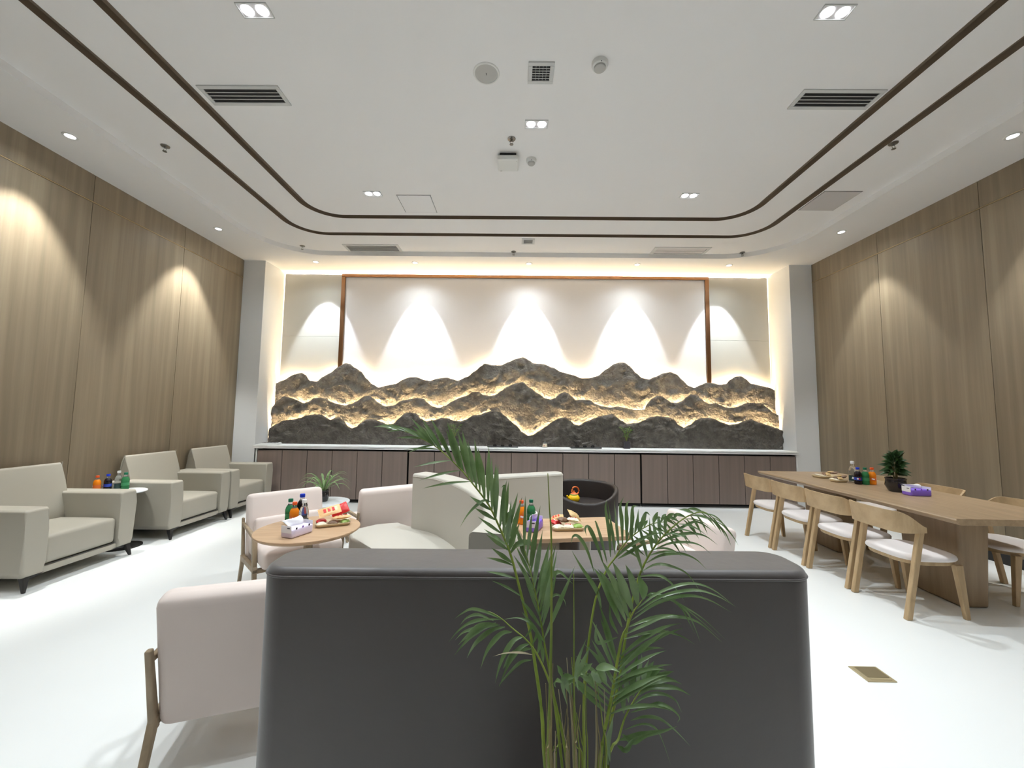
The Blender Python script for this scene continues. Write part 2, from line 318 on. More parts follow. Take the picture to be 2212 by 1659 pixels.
PALM=[((112,895,360,75,930,633,69,970,718,54,1008,807,40,1034,875,11,1069,973,-11,1090,1038,-41,1111,1098,-71,1127,1150,-114,1145,1199,-157,1161,1243,-225,1182,1298,-279,1197,1325,-333,1210,1346,-377,1220,1355),0.0042,0,[((-21,1090,1059,-12,1084,1103,-2,1078,1145,5,1074,1173,10,1071,1195),10),((-30,1111,1072,-25,1118,1119,-21,1125,1163,-18,1130,1192,-15,1133,1215),11),((-38,1111,1090,-33,1104,1133,-27,1098,1174,-24,1094,1202,-20,1091,1223),11),((-49,1111,1112,-47,1104,1164,-46,1097,1211,-45,1093,1242,-44,1090,1265),11),((-52,1111,1119,-52,1110,1168,-51,1110,1213,-51,1110,1243,-51,1110,1266),14),((-60,1127,1128,-61,1124,1178,-62,1121,1225,-63,1119,1257,-63,1118,1281),11),((-71,1127,1150,-72,1128,1203,-72,1129,1252,-72,1130,1285,-73,1130,1310),13),((-81,1127,1162,-88,1136,1209,-95,1143,1253,-101,1148,1282,-105,1152,1303),14),((-96,1145,1176,-102,1149,1226,-109,1153,1273,-113,1156,1306,-117,1158,1330),11),((-105,1145,1188,-113,1135,1233,-120,1126,1274,-126,1120,1302,-130,1115,1324),13),((-117,1145,1203,-127,1141,1252,-136,1138,1298,-143,1136,1329,-149,1134,1353),15),((-129,1145,1216,-139,1146,1261,-150,1147,1302,-157,1147,1329,-164,1148,1349),12),((-145,1161,1230,-160,1161,1277,-174,1160,1320,-185,1160,1349,-193,1160,1370),14),((-155,1161,1241,-168,1165,1286,-181,1169,1328,-191,1172,1356,-199,1174,1376),13),((-161,1161,1247,-173,1161,1283,-185,1160,1317,-193,1160,1340,-200,1160,1358),9),((-178,1161,1262,-197,1153,1303,-216,1145,1340,-229,1140,1366,-240,1135,1386),12),((-180,1161,1264,-198,1156,1302,-215,1151,1339,-228,1148,1363,-239,1146,1382),10),((-208,1182,1282,-230,1189,1316,-253,1195,1348,-270,1200,1371,-284,1203,1389),9),((-212,1182,1286,-229,1180,1315,-247,1177,1340,-259,1175,1357,-270,1174,1369),10),((-217,1182,1291,-236,1188,1315,-254,1193,1336,-267,1196,1351,-279,1198,1361),10),((-234,1182,1303,-258,1192,1329,-283,1200,1355,-301,1207,1372,-316,1212,1386),9),((-243,1182,1308,-262,1185,1327,-281,1187,1344,-294,1189,1355,-306,1190,1362),9),((-259,1197,1314,-280,1200,1330,-301,1203,1343,-316,1206,1351,-328,1207,1356),9),((-281,1197,1326,-302,1199,1340,-324,1201,1351,-340,1202,1356,-353,1203,1360),10),((-290,1197,1330,-307,1193,1341,-323,1190,1351,-335,1187,1356,-345,1185,1360),10),((-319,1210,1340,-341,1218,1350,-364,1225,1358,-381,1230,1363,-394,1235,1367),10),((-322,1210,1341,-339,1209,1350,-355,1209,1355,-367,1208,1357,-377,1208,1357),9),((-333,1210,1346,-353,1218,1351,-373,1225,1353,-388,1230,1352,-400,1235,1350),10),((-367,1220,1353,-383,1216,1358,-399,1213,1360,-411,1210,1359,-420,1208,1358),11),((-123,1145,1209,-165,1152,1205,-207,1158,1198,-238,1163,1191,-264,1167,1184),7),((-152,1161,1238,-190,1166,1231,-228,1171,1221,-256,1175,1212,-279,1178,1204),7),((-183,1161,1266,-216,1163,1261,-249,1165,1255,-274,1166,1249,-294,1168,1244),7),((-221,1182,1294,-253,1181,1297,-286,1180,1296,-309,1180,1295,-329,1179,1292),6),((-239,1182,1306,-261,1176,1303,-282,1170,1297,-297,1165,1291,-310,1161,1285),6),((-277,1197,1324,-301,1202,1327,-326,1206,1327,-345,1210,1326,-360,1213,1324),7),((-332,1210,1346,-348,1207,1348,-364,1205,1347,-376,1203,1345,-385,1202,1342),5),((-373,1220,1354,-391,1223,1357,-410,1226,1359,-424,1228,1358,-435,1230,1356),7),((-64,1127,1157,-83,1124,1161,-109,1118,1143,-129,1112,1121,-146,1105,1093),9),((-1,1090,1006,-18,1083,1020,-35,1076,1034,-48,1070,1045,-58,1065,1054),10),((-12,1090,1039,-30,1084,1053,-49,1078,1067,-62,1073,1078,-73,1069,1087),9),((-18,1090,1052,-37,1096,1063,-56,1101,1074,-70,1106,1082,-81,1109,1089),10),((-31,1111,1075,-51,1105,1090,-71,1099,1105,-85,1095,1116,-97,1091,1126),9),((-49,1111,1112,-67,1118,1120,-85,1125,1128,-99,1130,1134,-110,1135,1139),10),((-63,1127,1134,-81,1125,1145,-99,1123,1157,-112,1121,1166,-123,1120,1174),12),((-12,1090,1039,0,1092,1071,17,1095,1112),16),((-9,1090,1030,9,1088,1055,35,1085,1062,49,1084,1055,55,1082,1030),14),((-30,1111,1083,-21,1113,1116,-10,1115,1131,-37,1118,1096),12),((-16,1090,1054,-13,1076,1108,-8,1066,1143),14),((-23,1090,1071,-28,1087,1148,-26,1085,1206,-34,1085,1204),13),((-9,1090,1061,8,1105,1123,22,1117,1174),13),((-14,1090,1065,-10,1079,1129,-8,1071,1174),11),((23,1069,930,-1,1072,944,-25,1075,955,-43,1076,962,-57,1078,966),6),((11,1069,974,-14,1066,983,-39,1062,990,-58,1060,994,-72,1058,997),7),((0,1069,1008,-21,1065,1018,-42,1061,1025,-58,1059,1029,-71,1057,1031),7)]),
((145,929,360,114,950,617,98,994,743,80,1021,831,72,1035,877,56,1056,952,40,1072,1011,29,1080,1042),0.0034,0,[((77,1021,853,99,1019,904,121,1017,957,138,1016,996,152,1015,1029),10),((73,1035,871,84,1034,914,96,1032,958,104,1031,991,111,1030,1019),10),((70,1035,888,81,1027,941,92,1018,995,101,1012,1035,107,1007,1068),9),((66,1035,908,79,1042,953,92,1048,999,101,1053,1035,109,1058,1065),11),((64,1056,914,72,1047,962,79,1039,1010,85,1032,1045,89,1027,1075),11),((59,1056,937,70,1064,974,81,1072,1012,89,1078,1042,96,1083,1067),10),((55,1056,958,60,1050,1003,66,1043,1048,70,1039,1081,73,1035,1109),11),((51,1056,972,58,1050,1010,64,1044,1049,68,1039,1078,72,1035,1102),10),((46,1072,988,51,1078,1026,57,1084,1066,61,1089,1097,64,1093,1123),10),((42,1072,1003,50,1077,1047,59,1083,1093,65,1088,1128,71,1091,1157),11),((35,1072,1026,39,1067,1063,43,1062,1100,45,1059,1128,48,1056,1151),9),((29,1080,1042,29,1081,1084,30,1082,1126,30,1083,1158,30,1083,1184),9),((78,1021,845,61,1021,867,44,1021,889,32,1020,904,22,1020,916),9),((73,1035,869,57,1039,890,40,1043,911,28,1046,925,18,1048,937),8),((68,1035,895,57,1029,924,46,1023,952,38,1019,972,31,1016,987),7),((62,1056,923,49,1062,950,35,1068,977,25,1072,996,17,1075,1012),9),((57,1056,951,40,1065,974,24,1074,998,11,1080,1015,1,1086,1028),9),((49,1056,981,36,1060,1005,23,1063,1029,13,1066,1046,5,1068,1060),8),((41,1072,1007,32,1080,1027,22,1087,1047,15,1093,1062,9,1097,1073),10),((33,1080,1029,23,1088,1054,13,1096,1078,6,1102,1096,0,1106,1109),8),((68,1056,930,84,1053,977,115,1051,1000,136,1050,986,151,1048,973),10),((65,1035,904,86,1043,934,110,1048,946,129,1052,933,136,1056,913),6),((61,1056,953,75,1061,981,93,1068,1017,105,1076,1057),11)]),
((107,880,360,80,900,658,82,907,800,85,914,937,85,923,1118,81,926,1186,77,930,1266),0.0042,0,[]),
((140,885,360,132,880,675,132,895,809,134,909,940,135,920,1047),0.0030,0,[]),
((162,875,360,186,900,659,220,943,759,255,984,867,273,995,896,290,1005,925,310,1013,944,326,1020,961),0.0042,0,[((299,1005,933,352,1002,974,424,999,998,478,996,987,533,993,947),7),((295,1005,922,360,1007,963,439,1008,979,495,1009,966,539,1009,942),7),((286,1005,907,349,1008,947,418,1011,964,474,1013,956,533,1015,925),8),((271,995,895,331,1001,914,393,1007,917,450,1012,902,511,1020,852),9),((269,995,880,309,988,904,364,977,933,404,970,933),7),((262,984,875,316,991,886,355,995,888,400,1000,877,439,1005,854),7),((326,1020,957,346,1018,966,392,1014,952,448,1007,913,495,1001,874),5),((331,1020,957,354,1021,963,414,1025,936,469,1029,903,528,1033,850),5),((329,1020,959,373,1012,959,406,1005,939,422,998,909,435,992,882),5),((331,1020,957,387,1025,951,429,1029,919,450,1033,881,465,1036,842),5),((261,995,897,233,987,959,207,980,1013,190,976,1041),20),((271,995,910,246,988,963,219,981,1012,200,978,1037),16),((281,1005,911,257,995,967,228,985,1024,207,978,1061),20),((291,1005,928,270,1001,975,251,997,1024,239,995,1048),21),((305,1013,938,296,1010,976,282,1005,1017,273,1003,1039),20),((318,1013,953,322,1023,971,319,1034,988,314,1042,1003),20),((249,984,886,232,987,917,231,991,958),9),((247,984,879,200,980,868,195,977,901,197,976,912),8),((216,943,736,261,952,745,308,961,744,342,967,736,371,973,724),7),((218,943,749,254,937,779,290,931,805,316,927,819,337,924,828),8),((220,943,759,257,938,790,293,932,813,320,929,826,342,926,833),9),((222,943,773,269,952,790,317,960,799,352,966,797,381,971,791),9),((225,943,787,268,952,809,311,960,823,343,966,828,369,970,828),8),((227,943,800,264,947,818,301,950,828,328,952,829,350,954,825),8),((229,943,809,267,953,830,306,961,846,334,967,854,358,972,858),7),((232,943,823,266,934,863,299,926,897,324,921,918,344,917,932),9),((244,984,811,281,993,832,318,1000,844,345,1005,845,367,1008,842),8),((247,984,822,295,988,851,343,992,874,379,994,888,408,997,896),8),((248,984,832,294,988,866,340,991,891,374,993,903,402,994,908),9),((215,943,735,190,950,754,164,956,773,144,960,787,128,964,797),9),((218,943,751,186,936,780,154,929,806,130,924,825,111,919,839),9),((220,943,763,193,938,790,166,932,815,146,928,832,129,925,846),8),((223,943,776,195,936,802,168,930,825,148,925,840,132,921,852),9),((225,943,787,200,943,811,175,942,834,157,942,849,142,942,860),8),((227,943,799,213,944,829,199,945,858,188,945,878,179,946,894),10),((229,943,810,209,944,834,190,945,857,175,945,872,163,946,883),8),((232,943,822,215,941,861,198,938,899,186,936,925,176,935,945),10),((245,984,813,234,989,845,224,993,877,216,996,899,210,999,916),11),((247,984,824,235,991,862,224,997,899,215,1001,926,208,1005,947),10)]),
((180,924,360,202,930,635,248,986,771,290,1034,905,319,1058,979,349,1074,1029,390,1090,1074,435,1103,1108,477,1115,1130,520,1124,1138,551,1132,1122,575,1140,1095),0.0036,0,[((345,1074,1017,386,1074,1038,436,1073,1043,474,1073,1030,504,1073,1003),7),((373,1090,1056,415,1086,1079,463,1083,1092,503,1080,1087,534,1077,1066),8),((362,1074,1050,410,1071,1070,457,1069,1073,487,1068,1065,513,1066,1044),6),((332,1058,1004,369,1060,1020,412,1062,1013,452,1064,992,491,1068,936),7),((320,1058,990,366,1054,995,393,1052,984,415,1049,961,434,1047,933),7),((387,1090,1076,432,1096,1094,484,1102,1117,518,1107,1106,552,1112,1081),6),((333,1058,997,321,1065,1040,309,1071,1080,303,1076,1107),10),((350,1074,1028,340,1070,1062,329,1066,1103,326,1064,1127),10),((362,1074,1050,361,1083,1087,363,1094,1129),9),((380,1090,1059,373,1081,1095,362,1070,1138),9),((390,1090,1076,384,1079,1107,378,1068,1136,384,1065,1134),9),((402,1090,1090,407,1102,1109,414,1114,1128,421,1119,1116),9),((404,1090,1087,414,1082,1077,423,1074,1064,429,1068,1053,433,1062,1044),5),((418,1103,1092,429,1095,1080,440,1087,1066,447,1080,1054,452,1074,1044),5),((430,1103,1104,447,1109,1092,464,1116,1078,476,1121,1065,487,1125,1053),6),((436,1103,1109,444,1096,1098,451,1087,1083,456,1080,1071,459,1074,1059),5),((461,1115,1120,474,1117,1108,486,1120,1094,496,1122,1082,503,1124,1070),6),((468,1115,1124,479,1115,1111,490,1116,1094,498,1117,1080,505,1118,1067),5),((481,1115,1131,489,1111,1120,496,1106,1106,501,1102,1093,504,1098,1081),6),((495,1115,1135,503,1111,1124,511,1106,1109,516,1103,1097,520,1099,1085),6),((515,1124,1137,531,1132,1125,547,1140,1111,560,1146,1098,570,1152,1086),5),((530,1124,1133,541,1123,1122,551,1121,1109,558,1119,1098,564,1118,1088),5),((549,1132,1123,555,1128,1113,560,1124,1101,564,1120,1091,566,1117,1082),5),((556,1132,1116,564,1131,1104,573,1130,1090,579,1129,1079,584,1129,1068),5),((571,1140,1100,583,1143,1086,595,1147,1069,604,1151,1052,611,1154,1037),5),((355,1074,1037,379,1070,1046,403,1066,1050,421,1064,1049,435,1061,1045),6),((366,1074,1052,386,1067,1058,406,1060,1057,420,1054,1051,431,1049,1043),5),((389,1090,1072,419,1095,1072,448,1100,1066,469,1104,1057,487,1107,1046),4),((403,1090,1086,422,1083,1091,440,1076,1088,453,1071,1081,463,1066,1072),6),((421,1103,1095,441,1096,1099,460,1088,1098,474,1082,1095,485,1077,1091),5),((440,1103,1111,460,1095,1111,480,1087,1106,493,1080,1099,504,1074,1091),5),((464,1115,1121,489,1123,1119,515,1131,1112,534,1138,1102,550,1144,1090),4),((477,1115,1130,501,1113,1130,525,1112,1125,543,1111,1119,557,1111,1112),5),((492,1115,1134,518,1118,1128,543,1123,1117,562,1126,1104,578,1129,1092),6),((528,1124,1134,548,1125,1129,567,1126,1116,581,1127,1100,593,1128,1084),6),((551,1132,1122,571,1139,1111,591,1147,1096,606,1154,1080,619,1161,1064),5),((560,1132,1111,577,1130,1101,593,1127,1084,605,1125,1067,614,1123,1050),5),((381,1090,1060,366,1087,1070,352,1084,1079,342,1082,1083,334,1081,1085),7),((390,1090,1074,380,1093,1083,369,1097,1090,361,1099,1093,354,1101,1094),7),((407,1090,1090,392,1080,1099,378,1071,1105,368,1065,1106,359,1060,1105),7),((435,1103,1108,421,1101,1118,408,1098,1125,398,1097,1127,391,1095,1127),8),((446,1103,1116,435,1109,1122,424,1113,1126,416,1116,1126,409,1119,1125),8),((469,1115,1125,458,1116,1130,447,1117,1132,438,1118,1131,432,1119,1128),8),((493,1115,1135,480,1114,1141,467,1114,1145,458,1114,1146,450,1114,1145),9),((521,1124,1138,510,1133,1142,499,1140,1143,491,1146,1141,484,1150,1138),7),((540,1132,1128,528,1131,1134,516,1130,1137,507,1129,1137,500,1128,1136),7)]),
((159,910,360,163,950,618,170,993,744,187,1024,847,211,1050,942,242,1067,1002,266,1076,1029,291,1084,1060,328,1095,1088,372,1105,1109,413,1113,1114,446,1120,1121),0.0034,0,[((254,1076,1031,252,1084,1092,245,1092,1150,250,1095,1174),10),((266,1076,1038,259,1083,1100,251,1092,1167),9),((278,1084,1047,269,1074,1112,262,1064,1180),9),((288,1084,1057,289,1094,1119,287,1100,1158,298,1104,1181),9),((298,1084,1067,302,1093,1114,304,1101,1158,317,1105,1174),9),((311,1095,1073,317,1097,1118,320,1099,1154,335,1099,1158),10),((323,1095,1085,328,1088,1121,330,1081,1154),10),((338,1095,1093,342,1083,1122,348,1074,1146,357,1068,1140),10),((243,1067,1018,226,1054,1075,209,1042,1127,207,1041,1129),10),((233,1067,1018,214,1065,1071,195,1064,1109,186,1064,1106,189,1063,1088),10),((209,1067,996,191,1073,1050,170,1077,1081,156,1079,1081,152,1080,1063),10),((224,1050,915,211,1053,957,174,1056,1012,150,1058,1052),10),((266,1076,1027,301,1070,1062,357,1063,1093,393,1059,1100),8),((274,1076,1027,325,1086,1052,364,1093,1069),8),((298,1084,1066,298,1075,1081,298,1067,1094,299,1062,1101,300,1058,1106),8),((307,1084,1075,311,1087,1085,315,1089,1094,318,1090,1100,321,1091,1103),9),((333,1095,1091,333,1087,1105,334,1081,1116,335,1077,1122,336,1075,1126),10),((347,1095,1100,346,1082,1113,346,1073,1123,347,1068,1128,347,1065,1130),10),((376,1105,1110,378,1098,1124,380,1092,1135,382,1089,1142,384,1086,1146),10),((399,1113,1111,407,1120,1120,414,1126,1126,419,1129,1129,423,1131,1130),8),((413,1113,1114,418,1107,1125,423,1102,1134,427,1099,1138,431,1096,1141),10),((436,1120,1118,438,1109,1129,440,1100,1136,443,1095,1139,445,1091,1140),9),((285,1084,1052,301,1084,1044,317,1084,1035,328,1084,1027,338,1083,1019),7),((297,1084,1066,311,1082,1059,326,1079,1050,336,1077,1042,345,1075,1035),7),((320,1095,1080,332,1096,1071,344,1097,1059,352,1098,1049,360,1099,1040),7),((341,1095,1096,356,1096,1086,370,1097,1073,381,1098,1062,390,1099,1051),7),((369,1105,1108,384,1108,1098,398,1112,1087,409,1115,1076,417,1117,1067),6),((390,1105,1112,404,1111,1100,419,1119,1085,431,1124,1072,440,1130,1060),7),((410,1113,1113,418,1111,1104,426,1108,1093,431,1106,1084,436,1104,1075),6),((433,1120,1117,444,1122,1106,456,1125,1093,465,1126,1082,472,1128,1072),6)]),
((143,861,360,118,900,658,99,931,756,79,948,812,57,960,851,43,965,868,28,970,881,-4,979,901,-26,985,916,-55,992,928,-93,1000,929),0.0030,0,[((24,970,884,4,966,878,-17,960,852,-30,953,824,-38,947,795),11),((40,965,872,19,963,864,0,959,843,-14,955,820,-29,950,786),10),((-1,979,890,-25,974,889,-50,967,867,-63,961,846,-72,955,821),10),((-18,979,901,-49,985,890,-81,992,863,-98,997,839,-109,1001,816),10),((-30,985,902,-64,983,898,-95,980,880,-118,977,858,-135,975,838),9),((-35,985,904,-77,990,898,-109,994,870,-131,998,847),10),((-40,985,907,-82,994,890,-117,1002,876,-140,1008,853),8),((-25,985,915,-69,983,915,-103,981,907,-129,980,889,-150,978,865),7),((-45,985,911,-81,978,928,-107,972,924,-123,968,909),6),((-25,985,915,-60,981,932,-96,976,942,-119,973,933,-137,970,921),6),((45,965,861,24,965,858,-2,965,847,-16,965,824,-21,965,815),9),((45,960,839,24,958,837,5,957,824,-23,954,795,-30,953,784),6),((47,960,850,21,952,859,-14,943,863,-44,934,860),4),((28,970,881,43,976,901,33,980,915,9,985,919,-21,991,912),6),((45,965,868,57,969,893,45,972,912,38,974,916),7),((57,960,851,64,971,876,50,982,898),8),((71,960,833,69,970,858,58,980,880),8)]),
((186,855,360,209,920,643,238,947,681,255,964,708,278,980,733,305,996,755,326,1007,773,350,1020,792),0.0030,0,[((295,996,741,323,999,758,363,1003,758,396,1006,752,428,1009,735),13),((310,996,762,344,1003,772,378,1009,771,409,1015,757),13),((318,1007,765,347,1012,774,374,1017,781,392,1020,783),13),((326,1007,773,342,1005,789,362,1003,802),11),((331,1007,781,344,1017,789,360,1026,793),9),((283,980,749,284,991,781,295,1001,812,301,1005,826),13),((300,996,753,295,987,788,300,977,831,300,972,849),10),((310,996,767,309,985,803,318,974,837),12),((321,1007,769,327,994,807,334,988,825),11),((271,980,737,266,979,776,260,978,813,262,978,834),11),((255,964,724,255,975,756,251,986,788),11),((247,980,741,243,981,768,248,982,795),10),((278,980,731,314,986,748,352,992,749,385,997,733,402,1002,702),7),((276,980,715,311,978,728,341,976,737,369,975,727,385,973,711,379,972,700),8),((271,964,709,301,965,717,337,966,713,372,967,688,407,968,653),6),((254,964,688,295,960,705,324,957,699,339,954,673,355,949,626),4),((238,947,679,268,949,685,301,951,690,344,954,696,372,955,705),11),((247,947,692,267,943,681,293,938,695,323,933,710),11),((236,947,668,251,938,667,262,927,693,277,917,711),11),((213,920,656,208,917,699,215,915,732,219,914,754),10),((211,920,647,203,923,678,205,924,694),9)]),
((125,884,360,147,860,692,149,870,772,154,879,856,157,880,863),0.0025,0,[((153,879,859,143,884,862,136,891,846,142,902,811),14),((158,880,861,155,878,858,164,874,851,169,867,838),16),((173,880,867,172,885,858,185,899,835,194,906,827),14),((177,880,867,187,885,858,197,892,844,203,899,827),18),((175,880,870,189,874,877,206,867,880,221,859,876),14),((130,879,853,113,883,850,107,887,829,118,896,784),13),((128,879,849,116,886,840,123,895,817,127,905,792),16),((104,879,842,94,891,838,91,900,825,95,907,814),11),((106,879,852,100,887,864,95,891,870),8),((132,879,857,138,876,891,155,873,935),8),((136,879,857,149,880,885,165,882,916),9),((138,879,855,159,885,870,170,888,877),9)]),
((128,861,360,151,905,655,140,915,689,134,925,724),0.0020,0,[]),
((135,850,360,126,841,707,132,851,758,140,861,811),0.0018,1,[]),
((107,872,360,83,903,655,77,913,732,74,923,812),0.0017,1,[]),
((162,843,360,156,946,621,145,956,693,136,966,768),0.0026,1,[]),
((162,882,360,193,954,615,193,964,712,198,974,812),0.0026,1,[]),
((101,870,360,90,879,675,92,889,703,93,899,732),0.0027,2,[]),
((153,871,360,188,950,618,191,960,707,191,970,798),0.0026,2,[]),
((137,891,360,135,919,643,130,929,748,122,939,857),0.0029,2,[]),
((148,879,360,167,930,635,165,940,726,168,950,822),0.0020,0,[]),
((118,883,360,87,886,669,85,896,764,88,906,864),0.0020,1,[]),
((115,901,360,124,920,641,113,930,714,104,940,789),0.0019,2,[]),
((114,920,360,96,909,651,103,919,698,107,929,747),0.0023,0,[]),
((126,890,360,148,958,610,141,968,659,140,978,709),0.0021,2,[]),
((121,898,360,121,884,672,119,894,751,116,904,834),0.0021,1,[]),
((124,900,360,81,860,690,82,870,776,79,880,866),0.0029,1,[]),
((127,928,360,112,862,690,114,872,729,118,882,771),0.0029,1,[]),
((95,935,360,70,845,703,75,855,739,78,865,777),0.0019,1,[]),
((162,898,360,200,900,660,196,910,736,186,920,815),0.0029,0,[]),
((98,838,360,85,939,625,93,949,653,103,959,682),0.0022,0,[]),
((131,889,360,157,926,637,154,936,686,145,946,736),0.0018,0,[]),
((146,914,360,182,881,675,180,891,762,177,901,853),0.0018,1,[]),
((125,901,360,143,899,659,137,909,762,130,919,870),0.0021,0,[]),
((181,904,360,202,916,647,204,926,719,205,936,794),0.0029,2,[]),
((151,917,360,133,873,680,128,883,759,122,893,841),0.0022,1,[]),
((139,839,360,113,949,618,118,959,672,126,969,728),0.0023,1,[]),
((109,865,360,75,906,653,83,916,725,87,926,799),0.0017,1,[]),
]
# ================================================================== ROOM
struct(box('floor', ((XL+XR)/2, (YR+7.0)/2, -.03), (XR-XL+.4, 7.0-YR+.4, .06), 'floor', bev=0), 'white polished seamless floor')
# walls of vertical wood panels: seams every 1.165 m, brass inlay at 3.58 m, a shorter row above
def wood_wall(name, x, side, label):
    root = struct(box(name, (x+side*.06, (YR+YP)/2, 1.95), (.08, YP-YR, 3.98), 'dark_gap', bev=0), label)
    seams = [YP-1.165*k for k in range(0, 10)]
    for k in range(len(seams)-1):
        y1, y0 = seams[k], max(seams[k+1], YR)
        if y0 >= y1: continue
        for z0, z1 in ((.1, 3.574), (3.588, 3.90)):
            p = box('wood_panel', (x+side*.01, (y0+y1)/2, (z0+z1)/2), (.02, y1-y0-.004, z1-z0), 'wall_wood', bev=.0015, seg=1)
            # keep grain continuous but different per panel: object origin at the panel
            p.parent = root; p.matrix_parent_inverse = Matrix.Translation(-root.location)
    t = box('inlay_strip', (x+side*.004, (YR+YP)/2, 3.581), (.012, YP-YR, .009), 'brass_inlay', bev=0)
    t.parent = root; t.matrix_parent_inverse = Matrix.Translation(-root.location)
    b = struct(box('baseboard_'+name[5:], (x+side*.004, (YR+YP)/2, .05), (.012, YP-YR, .1), 'baseboard', bev=.002), 'black skirting under the wood panels')
    return root
wood_wall('wall_left', XL, -1, 'grey brown wood panelled wall behind the armchairs')
wood_wall('wall_right', XR, 1, 'grey brown wood panelled wall beside the long table')
struct(box('wall_front', ((XL+XR)/2, YR-.05, 1.95), (XR-XL+.3, .1, 4.0), 'wall_wood', bev=0), 'plain wood wall behind the viewer')
# pillars
struct(box('pillar_left', ((XL+PXL)/2-.03, (YP+7.05)/2, 1.95), (PXL-XL+.06, 7.05-YP, 3.98), 'pillar_paint', bev=.003), 'pale grey pillar left of the counter')
struct(box('pillar_right', ((XR+PXR)/2+.03, (YP+7.05)/2, 1.95), (XR-PXR+.06, 7.05-YP, 3.98), 'pillar_paint', bev=.003), 'pale grey pillar right of the counter')
# back wall with feature panels standing 60 mm off it
wb = struct(box('wall_back', (.15, 6.99, 1.95), (PXR-PXL, .08, 3.98), 'pillar_paint', bev=0), 'back wall behind the feature panels')
def wbp(name, c, s, m, bev=.002):
    o = box(name, c, s, m, None, bev); o.parent = wb; o.matrix_parent_inverse = Matrix.Translation(-wb.location); return o
PT = 3.835
for x0, x1 in ((PXL+.03, -3.075), (3.36, PXR-.03)):
    for z0, z1 in ((.88, 2.72), (2.723, PT)):
        wbp('side_panel', ((x0+x1)/2, 6.875, (z0+z1)/2), (x1-x0, .03, z1-z0), 'gloss_panel', .001)
wbp('centre_panel', (.1425, 6.872, (.88+PT)/2), (3.295+3.01, .036, PT-.88), 'centre_panel')
tr = struct(thing('trim_1', 'copper frame around the white centre panel', None), 'copper frame around the white centre panel')
box('frame_rail', (.1425, 6.85, PT-.025), (6.435, .05, .055), 'copper', tr, .002)
for x in (-3.0425, 3.3275):
    box('frame_stile', (x, 6.85, (.88+PT-.055)/2), (.065, .05, PT-.055-.88), 'copper', tr, .002)
# hidden light strips behind the panel edges
box('led_strip', (.15, 6.915, PT-.015), (8.3, .022, .012), 'led_cove', wb, 0).matrix_parent_inverse = Matrix.Translation(-wb.location)
for x in (PXL+.034, PXR-.034):
    box('led_strip', (x, 6.915, 2.35), (.012, .02, 2.9), 'led_side', wb, 0).matrix_parent_inverse = Matrix.Translation(-wb.location)
# ---------------- ceiling: lower border, raised tray, two dark slots
from mathutils.geometry import tessellate_polygon
def ring(name, la, lb, za, zb, m, parent):
    n = len(la); vs_ = [(p[0], p[1], za) for p in la]+[(p[0], p[1], zb) for p in lb]
    fs = [(i, (i+1) % n, n+(i+1) % n, n+i) for i in range(n)]
    return mk(name, vs_, fs, m, parent)
def fill(name, loops, z, m, parent):
    tri = tessellate_polygon([[Vector((p[0], p[1], 0)) for p in l] for l in loops])
    flat = [(p[0], p[1], z) for l in loops for p in l]
    return mk(name, flat, [tuple(t) for t in tri], m, parent)
YI = -3.7
step = rrect(-3.77, 4.04, YI, 6.10, .85, 14)
so1, so2 = rrect(-3.123, 3.428, YI+.6, 5.526, .46, 14), rrect(-3.039, 3.344, YI+.684, 5.442, .376, 14)
si1, si2 = rrect(-2.653, 2.963, YI+1.1, 5.024, .43, 14), rrect(-2.569, 2.879, YI+1.184, 4.940, .346, 14)
ceil = struct(fill('ceiling', [[(XL-.1, YR), (XR+.1, YR), (XR+.1, 7.05), (XL-.1, 7.05)], step], ZC, 'ceiling_paint', None), 'off white ceiling with a raised tray')
ring('tray_step', step, step, ZC, ZT, 'ceiling_paint', ceil)
ring('tray_border', step, so1, ZT, ZT, 'ceiling_paint', ceil)
ring('tray_band', so2, si1, ZT, ZT, 'ceiling_paint', ceil)
fill('tray_centre', [si2], ZT, 'ceiling_paint', ceil)
for a, b in ((so1, so2), (si1, si2)):
    n = len(a); vs_, fs = [], []
    for l, z in ((a, ZT-.004), (a, ZT+.05), (b, ZT+.05), (b, ZT-.004)):
        vs_ += [(p[0], p[1], z) for p in l]
    for k in range(3):
        for i in range(n): fs.append((k*n+i, k*n+(i+1) % n, (k+1)*n+(i+1) % n, (k+1)*n+i))
    mk('slot_channel', vs_, fs, 'slot_paint', ceil)
struct(box('ceiling_deck', ((XL+XR)/2, (YR+7.05)/2, 4.06), (XR-XL+.4, 7.05-YR+.3, .06), 'ceiling_paint', bev=0), 'slab above the ceiling')
